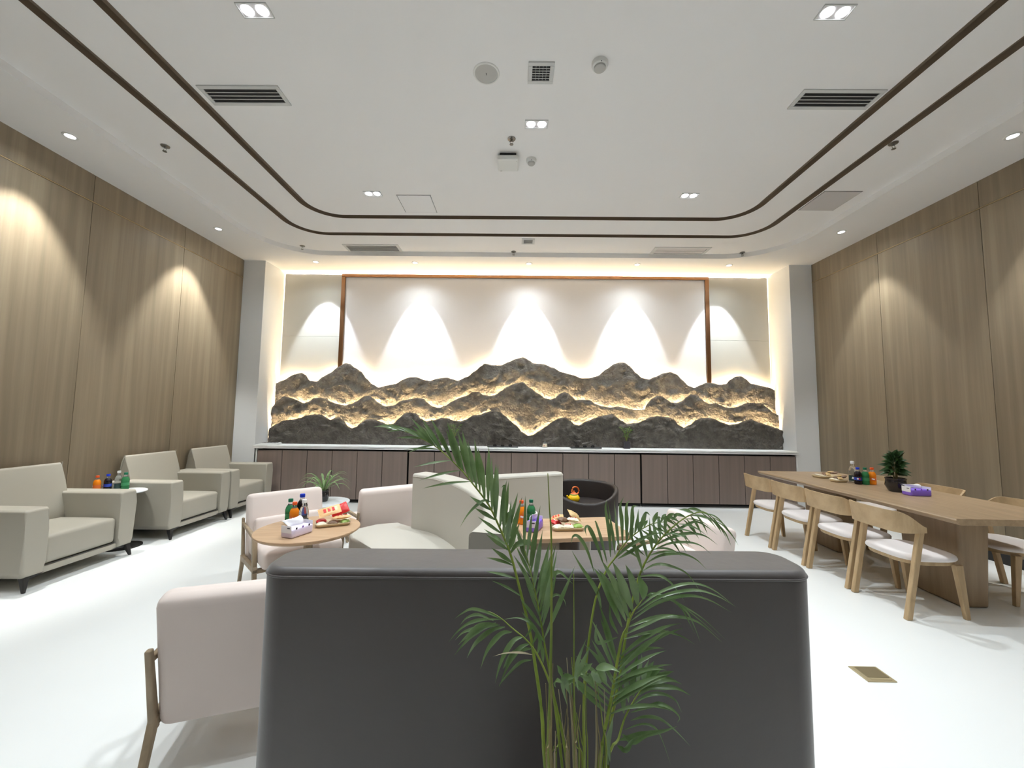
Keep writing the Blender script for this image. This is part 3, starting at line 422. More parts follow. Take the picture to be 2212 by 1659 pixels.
# ================================================================== MOUNTAIN RELIEF
def interp(R, x):
    if x <= R[0][0]: return R[0][1]
    for (a, za), (b, zb) in zip(R, R[1:]):
        if a <= x <= b:
            t = (x-a)/(b-a) if b > a else 0; t = t*t*(3-2*t)*.5+t*.5
            return za+(zb-za)*t
    return R[-1][1]
def mountain(name, R, y0, label, seed, zlow):
    x0, x1 = R[0][0], R[-1][0]; nx, nz = 620, 48
    root = thing(name, label, 'wall relief', ((x0+x1)/2, y0, ZCT), 0, 'layered stone mountain silhouettes')
    vs_, fs = [], []
    rz = []
    for i in range(nx+1):
        x = x0+(x1-x0)*i/nx; zr = interp(R, x)+.006*noise.noise(Vector((x*9, seed, 0))); rz.append(zr)
        for j in range(nz+1):
            t = j/nz; z = zlow+(zr-zlow)*t
            v = Vector((x*2.6, seed*3.1, z*3.2))
            warp = noise.noise_vector(v*1.3)*.5
            f = noise.ridged_multi_fractal(v+warp, .9, 2.1, 4, 1.0, 2.0)
            g = noise.fractal(Vector((x*11+warp.x*3, seed, z*13+warp.z*3)), 1.0, 2.0, 3)
            vd = noise.voronoi(Vector((x*4.2+warp.x, seed, z*5.5+warp.z)))[0]; d = min(.045, max(-.012, (f-1.1)*.026))+g*.014+min(.03, (vd[1]-vd[0])*.05)-.014; d = max(-.012, min(.046, d))
            edge = max(0, (t-.93)/.07); base = max(0, 1-t/.05)
            yy = -d*(1-edge*.8)*(1-base*.6)+.012*edge*edge
            vs_.append((x-root.location.x, yy, z-ZCT))
    def V(i, j): return i*(nz+1)+j
    for i in range(nx):
        for j in range(nz): fs.append((V(i, j), V(i+1, j), V(i+1, j+1), V(i, j+1)))
    n0 = len(vs_)                                   # flat back sheet
    for i in range(nx+1):
        x = x0+(x1-x0)*i/nx-root.location.x; vs_ += [(x, .016, zlow-ZCT), (x, .016, rz[i]-ZCT)]
    for i in range(nx):
        a = n0+2*i; fs.append((a, a+1, a+3, a+2)); fs.append((V(i, nz), V(i+1, nz), a+3, a+1)); fs.append((V(i, 0), a, a+2, V(i+1, 0)))
    fs.append(tuple([V(0, j) for j in range(nz+1)]+[n0+1, n0])); fs.append(tuple([V(nx, j) for j in range(nz, -1, -1)]+[n0+2*nx, n0+2*nx+1]))
    mk('stone_sheet', vs_, fs, 'stone', root, True)
    # light strip on the back, following the smoothed ridge
    pts = []; m = 90
    for i in range(m+1):
        x = x0+.03+(x1-x0-.06)*i/m
        s = sum(interp(R, x+dx*.08) for dx in (-3, -2, -1, 0, 1, 2, 3))/7; z = min(s, interp(R, x))-.034
        pts.append(Vector((x-root.location.x, .0, z-ZCT)))
    vs_, fs = [], []
    for p in pts:
        vs_ += [(p.x, .019, p.z-.006), (p.x, .019, p.z+.004), (p.x, .026, p.z+.004), (p.x, .026, p.z-.006)]
    for i in range(m):
        for k in range(4): fs.append((i*4+k, i*4+(k+1) % 4, (i+1)*4+(k+1) % 4, (i+1)*4+k))
    mk('led_strip', vs_, fs, 'led_warm', root)
    return root
mountain('mountain_relief', RIDGE_BACK, 6.80, 'tallest rear layer of the dark stone mountain relief', 1.7, ZCT)
mountain('mountain_relief', RIDGE_MID, 6.725, 'middle layer of the dark stone mountain relief', 4.2, ZCT)
mountain('mountain_relief', RIDGE_FRONT, 6.65, 'lowest front layer of the dark stone mountain relief', 8.9, ZCT)
# ================================================================== COUNTER AND CABINETS
ct = thing('worktop', 'long white quartz worktop on the back cabinets', 'worktop', (.15, 6.28, .84))
box('slab', (0, .285, .016), (8.53, .57, .032), 'quartz', ct, .003)
box('drip_edge', (0, .006, -.002), (8.53, .012, .026), 'quartz', ct, .002)
def cabinet(x0, x1, n, label):
    c = thing('cabinet', label, 'cabinet', ((x0+x1)/2, 6.30, 0), 0, 'base cabinets along the back wall')
    wd = x1-x0
    box('carcass', (0, .19, .42), (wd, .34, .78), 'dark_gap', c, 0)
    box('toe_kick', (0, .03, .022), (wd, .02, .044), 'baseboard', c, .001)
    dw = wd/n
    for k in range(n):
        box('door', (-wd/2+dw*(k+.5), .008, .425), (dw-.008, .02, .745), 'cabinet_wood', c, .0015, 1)
    return c
cabinet(-4.045, -1.677, 6, 'left run of six taupe doors under the white worktop')
cabinet(-1.657, 1.961, 9, 'middle run of nine taupe doors under the white worktop')
cabinet(1.981, 4.375, 6, 'right run of six taupe doors under the white worktop')
for x, l in ((-4.062, 'left'), (4.392, 'right')):
    tag(box('end_panel', (x, 6.50, .419), (.022, .40, .838), 'quartz', None, .002), f'narrow white panel closing the {l} end of the cabinets', 'end panel', 'white end panels of the counter')
# ================================================================== CEILING FITTINGS
def spot(name, loc, watts, size, blend, rot=(0, 0, 0), parent=None, col=(1, .97, .92), rad=.022):
    ld = bpy.data.lights.new(name, 'SPOT'); ld.energy = watts; ld.spot_size = size; ld.spot_blend = blend; ld.color = col; ld.shadow_soft_size = rad
    o = bpy.data.objects.new(name, ld); COL.objects.link(o); o.location = loc; o.rotation_euler = rot
    if parent: o.parent = parent
    return o
TW = 'twin recessed ceiling lights'
def twin(x, y, label, watts=TWIN_W):
    t = thing('twin_downlight', label, 'ceiling light', (x, y, ZT), 0, TW)
    # rim frame (four bars), dark well, two lamps
    for cx, cy, sx, sy in ((0, -.046, .2, .008), (0, .046, .2, .008), (-.096, 0, .008, .084), (.096, 0, .008, .084)):
        box('rim_bar', (cx, cy, -.003), (sx, sy, .008), 'white_metal', t, .001, 1)
    box('well', (0, 0, -.0012), (.186, .086, .0016), 'panel_grey', t, 0)
    for s in (-.047, .047):
        lathe('lamp', [(.0, -.010), (.024, -.010), (.036, -.006), (.038, .0), (.038, .004)], 'lamp_face', t, 20, (s, 0, 0), cap=False)
        spot('lamp_beam', (s, 0, -.03), watts, math.radians(TWIN_A), TWIN_B, parent=t, col=COOL)
    spot('lamp_spill', (0, 0, -.03), watts*SPILL_T, math.radians(160), 1, parent=t, col=COOL)
    return t
twin(-1.68, 2.33, 'twin downlight at the near left, beside the big left vent')
twin(1.98, 2.33, 'twin downlight at the near right, ahead of the big right vent', TWIN_W*.85)
twin(.16, 3.31, 'central twin downlight behind the small square vent')
twin(-1.68, 4.435, 'far left twin downlight beside the square access hatch')
twin(1.98, 4.43, 'far right twin downlight by the dark slot')
for i, (x, y) in enumerate(((-1.68, .23), (1.98, .23), (-1.68, -1.87), (1.98, -1.87))):
    twin(x, y, f"{['left', 'right'][i % 2]} twin downlight in the {['first', 'second'][i//2]} row behind the viewer", REAR_W)
twin(.16, 1.21, 'twin downlight on the ceiling above the dark sofa, out of view', TWIN_W*.65)
DG = 'round recessed downlights in the ceiling border'
def downlight(x, y, label, tilt, watts, size, blend):
    t = thing('downlight', label, 'ceiling light', (x, y, ZC), 0, DG)
    lathe('trim_ring', [(.036, -.001), (.038, -.007), (.052, -.006), (.056, -.001), (.056, .004)], 'white_plastic', t, 24, cap=False)
    lathe('lamp', [(.0, -.003), (.037, -.003), (.037, .004)], 'lamp_face', t, 20, cap=False)
    spot('lamp_beam', (0, 0, -.02), watts, math.radians(size), blend, tilt, t, WARMISH if abs(x) > 3.9 else (.87, .97, 1.06), .03)
    spot('lamp_spill', (0, 0, -.02), (SPILL_B if abs(x) < 3 else SPILL_B*.6) if y > 6 else SPILL_W, math.radians(150), 1, (0, 0, 0), t, COOL, .03)
for y, n in ((3.4, 'near'), (5.21, 'far')):
    downlight(-4.06, y, f'{n} round downlight over the left wood wall', (0, WALL_T, 0), WALL_W, WALL_A, WALL_B)
for y, n in ((3.33, 'near'), (5.16, 'far')):
    downlight(4.31, y, f'{n} round downlight over the right wood wall', (0, -WALL_T, 0), WALL_W*.45, WALL_A, WALL_B)
for k, y in enumerate((1.58, -.25, -2.1)):
    for x in (-4.06, 4.31):
        downlight(x, y, f"{['first', 'second', 'third'][k]} out of view round downlight over the {'left' if x < 0 else 'right'} wood wall", (0, -WALL_T if x > 0 else WALL_T, 0), WALL_W*.45, WALL_A, WALL_B)
for k, x in enumerate((-3.31, -1.67, .2, 1.97, 3.47)):
    downlight(x, 6.37, ['leftmost', 'second from left', 'middle', 'second from right', 'rightmost'][k]+' round downlight in front of the mountain wall', (BACK_T, 0, 0), BACK_W, BACK_A, BACK_B)
# vents
def vent(cx, cy, wx, wy, nslat, label, dark, border, cross=0, group='ceiling air vents'):
    t = thing('air_vent', label, 'air vent', (cx, cy, ZT), 0, group)
    for x, y, sx, sy in ((0, -wy/2+border/2, wx, border), (0, wy/2-border/2, wx, border), (-wx/2+border/2, 0, border, wy-2*border), (wx/2-border/2, 0, border, wy-2*border)):
        box('frame_bar', (x, y, -.004), (sx, sy, .012), 'white_metal', t, .002, 1)
    ix, iy = wx-2*border, wy-2*border
    box('backing', (0, 0, -.0012), (ix, iy, .0014), dark, t, 0)
    for k in range(1, nslat):
        y = -iy/2+iy*k/nslat; s = box('slat', (0, y, -.0055), (ix, min(.0055, iy/nslat*.2), .004), 'white_metal', t, 0)
    for k in range(1, cross):
        box('cross_slat', (-ix/2+ix*k/cross, 0, -.003), (.0025, iy, .002), 'white_metal', t, 0)
vent(-2.205, 3.01, .645, .2, 4, 'long slotted air vent beside the left dark slot', 'vent_dark', .032)
vent(2.535, 3.02, .645, .2, 4, 'long slotted air vent beside the right dark slot', 'vent_dark', .032)
vent(.165, 2.785, .19, .19, 6, 'small square louvred vent between the speaker and smoke alarm', 'vent_dark', .03, 5)
vent(-2.225, 5.97, .85, .27, 7, 'grey louvred vent above the left end of the feature wall', 'vent_grey', .04)
vent(2.51, 5.98, .85, .28, 2, 'closed pale vent above the right end of the feature wall', 'panel_grey', .05)
vent(.165, 5.68, .19, .18, 5, 'tiny grey vent above the middle of the feature wall', 'vent_grey', .03)
# access hatches
def hatch(cx, cy, s, label, m):
    t = thing('access_hatch', label, 'hatch', (cx, cy, ZT), 0, 'ceiling access hatches')
    box('door_leaf', (0, 0, -.003), (s, s, .006), m, t, .001, 1)
    for x, y, sx, sy in ((0, -s/2-.005, s+.02, .004), (0, s/2+.005, s+.02, .004), (-s/2-.005, 0, .004, s), (s/2+.005, 0, .004, s)):
        box('joint_bead', (x, y, -.001), (sx, sy, .003), 'vent_grey', t, 0)
hatch(-1.215, 4.66, .385, 'square white access hatch beside the far left twin downlight', 'ceiling_paint')
hatch(3.66, 4.53, .41, 'square grey access hatch right of the outer dark slot', 'panel_grey')
# speaker, smoke alarms, sprinklers, access point
t = thing('ceiling_speaker', 'round flat grey ceiling speaker left of the square vent', 'speaker', (-.243, 2.793, ZT))
lathe('bezel', [(.083, -.002), (.086, -.008), (.096, -.006), (.1, 0), (.1, .003)], 'white_plastic', t, 40, cap=False)
lathe('grille', [(0, -.005), (.08, -.005), (.084, -.003), (.084, .003)], 'grey_plastic', t, 40, cap=False)
box('badge', (0, .0, -.006), (.004, .018, .002), 'ink', t, 0)
def smoke(x, y, r, label):
    t = thing('smoke_alarm', label, 'smoke alarm', (x, y, ZT), 0, 'ceiling smoke alarms')
    lathe('base', [(r, 0), (r, -.022), (r*.95, -.03), (r*.8, -.034)], 'white_plastic', t, 32)
    lathe('chamber', [(r*.72, -.034), (r*.72, -.046), (r*.6, -.052), (0, -.053)], 'grey_plastic', t, 32, cap=False)
    box('indicator', (.0, -r*.9, -.028), (.006, .004, .012), 'ink', t, 0)
smoke(.585, 2.70, .058, 'large round smoke alarm right of the square vent')
smoke(.135, 3.80, .05, 'small round smoke alarm beside the white wireless box')
def sprinkler(x, y, label):
    t = thing('sprinkler', label, 'sprinkler', (x, y, ZT), 0, 'ceiling sprinklers')
    lathe('escutcheon', [(.038, 0), (.036, -.006), (.02, -.010), (.012, -.010)], 'steel', t, 24)
    lathe('body', [(.009, -.008), (.009, -.022), (.006, -.024)], 'steel', t, 12)
    for s in (-1, 1): tube('arm', [(s*.006, 0, -.02), (s*.014, 0, -.032), (s*.010, 0, -.046), (0, 0, -.054)], .0025, 'steel', t, 6)
    lathe('deflector', [(.018, -.054), (.018, -.056), (0, -.057)], 'steel', t, 16)
for x, y, l in ((-.06, 3.5, 'between the central twin downlight and white box'), (-3.4, 3.63, 'near the left wood wall'), (3.47, 3.53, 'near the right wood wall'), (-3.29, 5.91, 'by the curved left corner of the tray'), (-.05, 6.06, 'in the middle above the feature wall'), (3.49, 6.02, 'by the curved right corner of the tray')):
    sprinkler(x, y, 'pendent steel sprinkler '+l)
t = thing('wireless_box', 'white square wireless access point hanging from the ceiling', 'access point', (-.096, 3.78, ZT))
box('bracket', (0, 0, -.015), (.16, .16, .03), 'vent_dark', t, .004)
box('cover', (0, 0, -.055), (.21, .21, .05), 'white_plastic', t, .018, 3)
box('logo_mark', (-.07, .085, -.0805), (.02, .004, .001), 'vent_grey', t, 0)
box('status_light', (.085, -.07, -.0805), (.004, .004, .001), 'vent_grey', t, 0)
# ================================================================== ARMCHAIRS (face +x)
def make_armchair(label, loc, rz):
    t = thing('armchair', label, 'armchair', loc, rz, 'beige leather armchairs along the left wall')
    for s in (-1, 1):
        # arm: section in y,z tapering to the floor, slightly rounded outer side
        pr = [(.43, .11), (.446, .16), (.45, .5), (.45, .6), (.44, .622), (.30, .622), (.288, .6), (.288, .45), (.29, .2), (.296, .11)]
        prism('arm', [(s*y, z) for y, z in (pr if s < 0 else pr[::-1])], -.36, .36, 'x', 'leather_beige', t, .022, 3)
    cushion('seat_cushion', (.045, 0, .275), (.59, .575, .23), .035, 'leather_beige', t, .018)
    box('seat_rail', (.03, 0, .125), (.62, .62, .055), 'leather_beige', t, .012)
    box('seat_seam', (.337, 0, .157), (.006, .56, .006), 'piping_dark', t, 0)
    pr = [(-.15, .33), (-.185, .5), (-.24, .72), (-.283, .868), (-.30, .888), (-.316, .885), (-.333, .8), (-.36, .5), (-.36, .14), (-.2, .14)]
    b = prism('backrest', pr, -.335, .335, 'y', 'leather_beige', t, .02, 3)
    for s in (-1, 1):
        tube('corner_seam', [(-.29, s*.335, .892), (-.300, s*.341, .86), (-.33, s*.339, .72), (-.352, s*.337, .6)], .005, 'leather_beige', b, 6)
    for sx in (-1, 1):
        for sy in (-1, 1):
            x, y = sx*.33, sy*.40
            hexa('leg', [(x+sx*.03-.009, y+sy*.02-.009, 0), (x+sx*.03+.009, y+sy*.02-.009, 0), (x+sx*.03+.009, y+sy*.02+.009, 0), (x+sx*.03-.009, y+sy*.02+.009, 0)],
                 [(x-.022, y-.022, .112), (x+.022, y-.022, .112), (x+.022, y+.022, .112), (x-.022, y+.022, .112)], 'black_metal', t, .003)
            hexa('leg_bracket', [(x-.01, y-sy*.03-.008, .085), (x+.01, y-sy*.03-.008, .085), (x+.01, y-sy*.03+.008, .085), (x-.01, y-sy*.03+.008, .085)],
                 [(x-.01, y-sy*.14-.01, .111), (x+.01, y-sy*.14-.01, .111), (x+.01, y+.01, .111), (x-.01, y+.01, .111)], 'black_metal', t, 0)
    return t
ac = make_armchair('nearest beige leather armchair, cut by the left edge', (-4.08, 3.53, 0), 0)
dup(ac, (-4.08, 4.825, 0), 0, 'middle beige leather armchair, right of the bottles')
dup(ac, (-4.08, 5.745, 0), 0, 'farthest beige leather armchair, next to the pillar')
# side table between the armchairs
t = thing('side_table', 'low round white side table between two beige armchairs', 'side table', (-4.05, 4.176, 0))
lathe('tabletop', [(0, .545), (.17, .545), (.186, .552), (.188, .558), (.185, .564), (0, .565)], 'white_top', t, 48, cap=False)
lathe('column', [(.03, .02), (.024, .1), (.022, .545)], 'black_metal', t, 20)
lathe('base_disc', [(.16, 0), (.158, .012), (.1, .022), (.03, .03)], 'black_metal', t, 40, (.03, -.0, 0))
# ================================================================== BOTTLES
def make_bottle(kind, label, loc, s=1.0, rz=0, group='soft drink bottles'):
    L = {'orange': ('soda_orange', 'cap_orange', 'label_orange'), 'cola': ('soda_cola', 'cap_blue', 'label_blue'), 'green': ('soda_green', 'cap_green', 'label_green'), 'water': ('clear_plastic', 'cap_white', 'label_dark')}[kind]
    t = thing('bottle', label, 'bottle', loc, rz, group)
    H = 1.18 if kind == 'water' else 1.0
    def sc(pr): return [(r*s, z*s*H) for r, z in pr]
    lathe('body', sc([(.018, 0), (.027, .002), (.0305, .010), (.0305, .030), (.0285, .045), (.0285, .062), (.0305, .078), (.0305, .092), (.026, .108), (.018, .121)]), L[0], t, 20)
    lathe('neck', sc([(.018, .121), (.0125, .130), (.0118, .143)]), 'clear_plastic', t, 16, cap=False)
    lathe('cap', sc([(.0145, .141), (.015, .143), (.015, .158), (.0135, .161)]), L[1], t, 20)
    zl = (.012, .050) if kind == 'water' else (.040, .068)
    lb = lathe('label', sc([(.0312, zl[0]), (.0312 if kind == 'water' else .0294, (zl[0]+zl[1])/2), (.0312, zl[1])]), L[2], t, 20, cap=False)
    if kind == 'cola':
        for a, m in ((-.15, 'mark_white'), (.28, 'mark_red')):
            an = -PI/2+a; lathe('emblem', [(0, .0), (.008*s, .0), (.008*s, .002)], m, lb, 14, (.031*s*math.cos(an), .031*s*math.sin(an), .055*s*H), False, (PI/2, 0, an+PI/2))
    elif kind == 'orange':
        an = -PI/2+.1; box('emblem', (.031*s*math.cos(an), .031*s*math.sin(an), .055*s), (.022*s, .003, .011*s), 'mark_white', lb, .001, 1, (0, .25, an+PI/2))
    elif kind == 'water':
        an = -PI/2-.1; box('emblem', (.031*s*math.cos(an), .031*s*math.sin(an), .035*s*H), (.014*s, .003, .018*s), 'mark_white', lb, .001, 1, (0, .3, an+PI/2))
    return t
z = .565
make_bottle('orange', 'small orange soda bottle between the left armchairs', (-4.262, 4.105, z), 1.0, -.8)
make_bottle('cola', 'small dark cola bottle between the left armchairs', (-4.212, 4.165, z), 1.05, -.8)
make_bottle('water', 'clear water bottle between the left armchairs', (-4.172, 4.235, z), 1.02, -.8)
make_bottle('green', 'green soda bottle between the left armchairs', (-4.098, 4.235, z), 1.1, -.8)
# ================================================================== PINK LOUNGE CHAIRS (face +x)
def make_pink(label, loc, rz):
    t = thing('lounge_chair', label, 'lounge chair', loc, rz, 'pale pink lounge chairs with wooden frames')
    b = cushion('back_cushion', (-.235, 0, .463), (.105, .582, .525), .04, 'fabric_pink', t, 0, (0, -.2, 0))
    cushion('seat_cushion', (.075, 0, .335), (.50, .565, .13), .04, 'fabric_pink', t, .012)
    cushion('lumbar_cushion', (-.15, 0, .47), (.06, .50, .15), .028, 'fabric_pink', t, 0, (0, -.2, 0))
    for s in (-1, 1):
        y = s*.300
        f = prism('side_frame', [(-.245, .255), (.20, .275), (.20, .235), (-.245, .215)], y-.016, y+.016, 'y', 'ash_frame', t, .004)
        hexa('rear_post', [(-.245, y-.012, .20), (-.205, y-.012, .20), (-.205, y+.012, .20), (-.245, y+.012, .20)],
             [(-.322, y-.010, .53), (-.292, y-.010, .53), (-.292, y+.010, .53), (-.322, y+.010, .53)], 'ash_frame', f, .006)
        hexa('rear_leg', [(-.345, y-.012, 0), (-.315, y-.012, 0), (-.315, y+.012, 0), (-.345, y+.012, 0)],
             [(-.246, y-.014, .26), (-.202, y-.014, .26), (-.202, y+.014, .26), (-.246, y+.014, .26)], 'ash_frame', f, .006)
        hexa('front_leg', [(.215, y-.012, 0), (.245, y-.012, 0), (.245, y+.012, 0), (.215, y+.012, 0)],
             [(.11, y-.017, .47), (.155, y-.017, .47), (.155, y+.017, .47), (.11, y+.017, .47)], 'ash_frame', f, .006)
        hexa('armrest', [(-.30, y-.010, .475), (.15, y-.016, .455), (.15, y+.016, .455), (-.30, y+.010, .475)],
             [(-.305, y-.010, .50), (.15, y-.016, .482), (.15, y+.016, .482), (-.305, y+.010, .50)], 'ash_frame', f, .006)
    for x in (-.2, .18): box('cross_rail', (x, 0, .24), (.035, .57, .03), 'ash_frame', t, .004)
    return t
def place(cx, cy, fx, fy):                                   # back-top centre and facing direction -> origin, rotation
    a = math.atan2(fy, fx); return (cx+.285*math.cos(a), cy+.285*math.sin(a), 0), a
l_, a_ = place(-1.045, 1.626, -.32, .95)
pk = make_pink('large pale pink lounge chair seen from behind at the lower left', l_, a_)
for cx, cy, fx, fy, lb in ((-1.985, 3.515, .69, -.72, 'pale pink lounge chair facing the round wooden table'),
                           (-1.13, 3.745, -.60, .80, 'pale pink lounge chair seen from behind, beside the curved sofa'),
                           (1.255, 2.774, -.96, -.27, 'pale pink lounge chair to the right of the square table')):
    l_, a_ = place(cx, cy, fx, fy); dup(pk, l_, a_, lb)
# ================================================================== SOFAS
# foreground dark sofa: tall straight back with rounded ends, low seat on the far side
t = thing('sofa', 'dark grey leather sofa seen from behind in the foreground', 'sofa', (.075, 1.29, 0), .02)
def rounded_wall(name, x0, x1, y0, y1, z0, z1, re, rt, m, parent):
    """wall block: plan rounded rectangle, top edge rounded"""
    levels = [(z0, 0), (z0+.004, 0), (z1-rt, 0)]+[(z1-rt+rt*math.sin(k*PI/12), rt*(1-math.cos(k*PI/12))) for k in range(1, 7)]
    vs_, fs = [], []; n = None
    for z, ins in levels:
        l = rrect(x0+ins, x1-ins, y0+ins, y1-ins, max(re-ins, .004), 8); n = len(l)
        vs_ += [(p[0], p[1], z) for p in l]
    for i in range(len(levels)-1):
        for k in range(n): fs.append((i*n+k, i*n+(k+1) % n, (i+1)*n+(k+1) % n, (i+1)*n+k))
    fs.append(tuple(range(n))[::-1]); fs.append(tuple((len(levels)-1)*n+k for k in range(n)))
    return mk(name, vs_, fs, m, parent, True)
b = rounded_wall('backrest', -.815, .815, -.10, .10, .03, .95, .075, .022, 'leather_dark', t)
def loop_tube(name, l, z, r, m, parent):
    vs_, fs = [], []; n = len(l)
    for i, p in enumerate(l):
        a = Vector(l[(i+1) % n])-Vector(l[i-1]); a = Vector((a[0], a[1], 0)).normalized(); nl = Vector((a.y, -a.x, 0))
        for k in range(6):
            an = 2*PI*k/6; q = Vector((p[0], p[1], z))+nl*r*math.cos(an)+Vector((0, 0, r*math.sin(an))); vs_.append(q)
    for i in range(n):
        for k in range(6): fs.append((i*6+k, i*6+(k+1) % 6, ((i+1) % n)*6+(k+1) % 6, ((i+1) % n)*6+k))
    return mk(name, vs_, fs, m, parent, True)
loop_tube('piping', rrect(-.815, .815, -.10, .10, .075, 8), .928, .0035, 'leather_dark', b)
cushion('seat', (.39, .335, .30), (.80, .45, .27), .04, 'leather_dark', t, .015)
box('plinth', (.39, .32, .09), (.76, .40, .15), 'leather_dark', t, .01)
box('plinth', (0, 0, .016), (1.5, .15, .03), 'black_metal', t, 0)
# pale curved sofa
t = thing('curved_sofa', 'pale grey leather sofa with a curving backrest behind the palm', 'sofa', (0, 0, 0))
inner = catmull([(-.86, 3.42, 0), (-.62, 3.24, 0), (-.37, 2.84, 0), (-.21, 2.42, 0), (-.16, 2.15, 0), (-.16, 1.95, 0), (-.195, 1.775, 0)], 6)
W = .165
prof = [(o+W/2, z) for o, z in rrect_prof(W, .04, .89, .022)]           # left of travel = outer side
b = sweep('backrest', inner, prof, 'leather_pale', t)
sm = [(p.x, p.y) for p in inner]
tube('piping', [(p.x+.004, p.y-.004, .868) for p in inner], .003, 'leather_pale', b, 6)
sp = [(p.x, p.y) for p in inner][::-1]+[(-1.02, 3.60), (-1.19, 3.535), (-1.30, 3.40), (-1.32, 3.27), (-1.25, 3.13), (-1.056, 2.956), (-.82, 2.72), (-.60, 2.38), (-.45, 2.02), (-.33, 1.82)]
prism('seat', sp, .10, .44, 'z', 'leather_pale', t, .02, 3)
prism('plinth', [(-.3+(x+.3)*.9, 2.6+(y-2.6)*.93) for x, y in sp], .0, .10, 'z', 'dark_gap', t)
# pale straight sofa behind the square table
ax_, ay_ = -.22, 3.285; ang = math.atan2(3.59-3.285, .45+.22)
t = thing('straight_sofa', 'pale grey leather sofa with a straight backrest behind the square table', 'sofa', (ax_, ay_, 0), ang)
Ls = math.hypot(.67, .305)
b = rounded_wall('backrest', 0, Ls, 0, .135, .04, .89, .05, .022, 'leather_pale', t)
loop_tube('piping', rrect(0, Ls, 0, .135, .05, 8), .868, .003, 'leather_pale', b)
cushion('seat', (Ls/2+.02, -.20, .30), (Ls-.02, .40, .28), .04, 'leather_pale', t, .012)
box('plinth', (Ls/2, -.1, .08), (Ls-.08, .4, .16), 'dark_gap', t, 0)
# dark tub chair
t = thing('tub_chair', 'dark brown leather tub chair holding a yellow toy', 'tub chair', (.72, 4.25, 0))
def tub():
    n = 48; vs_, fs = [], []; ro, ri = .36, .315
    def rim(a):                                   # higher at the back (+y) and sides, dips in front (-y)
        f = max(0, math.cos(a+PI/2)); return .672+.012*math.sin(a)-.105*(f**1.5)
    for k in range(n):
        a = 2*PI*k/n; c, s = math.cos(a), math.sin(a); zr = rim(a)
        for r, z in ((.30, .05), (.325, .06), (ro-.008, .30), (ro, zr-.03), (ro-.006, zr-.008), ((ro+ri)/2, zr), (ri+.006, zr-.008), (ri, zr-.03), (ri-.005, .47)):
            vs_.append((r*c, r*s, z))
    m = 9
    for k in range(n):
        for j in range(m-1): fs.append((k*m+j, ((k+1) % n)*m+j, ((k+1) % n)*m+j+1, k*m+j+1))
    return vs_, fs
v_, f_ = tub(); mk('shell', v_, f_, 'leather_brown', t, True)
lathe('seat', [(.30, .40), (.313, .43), (.313, .47), (.30, .488), (.15, .495), (0, .496)], 'leather_brown', t, 40, cap=False)
lathe('base', [(.29, 0), (.29, .05), (.30, .055)], 'black_metal', t, 40)
# toy teapot inside the tub
t = thing('toy_teapot', 'yellow and orange toy teapot lying in the dark tub chair', 'toy', (.63, 4.28, .495), .6)
lathe('body', [(.03, 0), (.05, .006), (.062, .025), (.06, .045), (.045, .066), (.03, .074)], 'toy_yellow', t, 24)
lathe('lid', [(.038, .07), (.036, .078), (.02, .092), (.008, .096), (.01, .104), (.006, .112)], 'toy_orange', t, 20)
lathe('lid_ring', [(.04, .068), (.042, .072), (.04, .076)], 'toy_green', t, 20)
tube('handle', catmull([(.04, 0, .06), (.07, 0, .10), (.045, 0, .14), (-.01, 0, .145), (-.03, 0, .10)], 5), .008, 'toy_orange', t, 8)
tube('spout', catmull([(-.05, 0, .03), (-.08, 0, .045), (-.095, 0, .07)], 4), [.016-.0009*k for k in range(9)], 'toy_yellow', t, 8)
# ================================================================== TABLES IN THE MIDDLE
t = thing('round_table', 'round light oak table with drinks and snacks on it', 'table', (-1.42, 2.82, 0))
lathe('tabletop', [(.26, .568), (.315, .574), (.333, .586), (.335, .592), (.333, .598), (.328, .6), (0, .6)], 'oak_light', t, 64, cap=False)
lathe('underside', [(0, .569), (.27, .569), (.31, .575)], 'oak_light', t, 48, cap=False)
box('fixing_plate', (.02, 0, .558), (.16, .16, .02), 'steel', t, .003)
lathe('column', [(.032, .02), (.03, .1), (.028, .56)], 'ash_frame', t, 24)
lathe('base_disc', [(.22, 0), (.22, .008), (.2, .016), (.04, .024)], 'black_metal', t, 48)
t = thing('square_table', 'rectangular light oak table with a snack tray behind the palm', 'table', (.40, 2.93, 0), .15)
prism('tabletop', rrect(-.37, .37, -.25, .25, .02, 4), .572, .60, 'z', 'oak_light', t, .004)
lathe('column', [(.075, .01), (.072, .56), (.09, .572)], 'slot_brown', t, 28)
lathe('base_disc', [(.2, 0), (.2, .01), (.18, .016), (.07, .02)], 'black_metal', t, 40)
t = thing('coffee_table', 'small round white marble table with splayed wooden legs', 'coffee table', (-2.03, 4.32, 0))
lathe('tabletop', [(0, .43), (.24, .43), (.258, .436), (.26, .442), (.257, .449), (0, .45)], 'white_top', t, 48, cap=False)
for k in range(4):
    a = .35+k*PI/2; tube('leg', [(.14*math.cos(a), .14*math.sin(a), .43), (.25*math.cos(a), .25*math.sin(a), .0)], [.017, .011], 'ash_frame', t, 12)
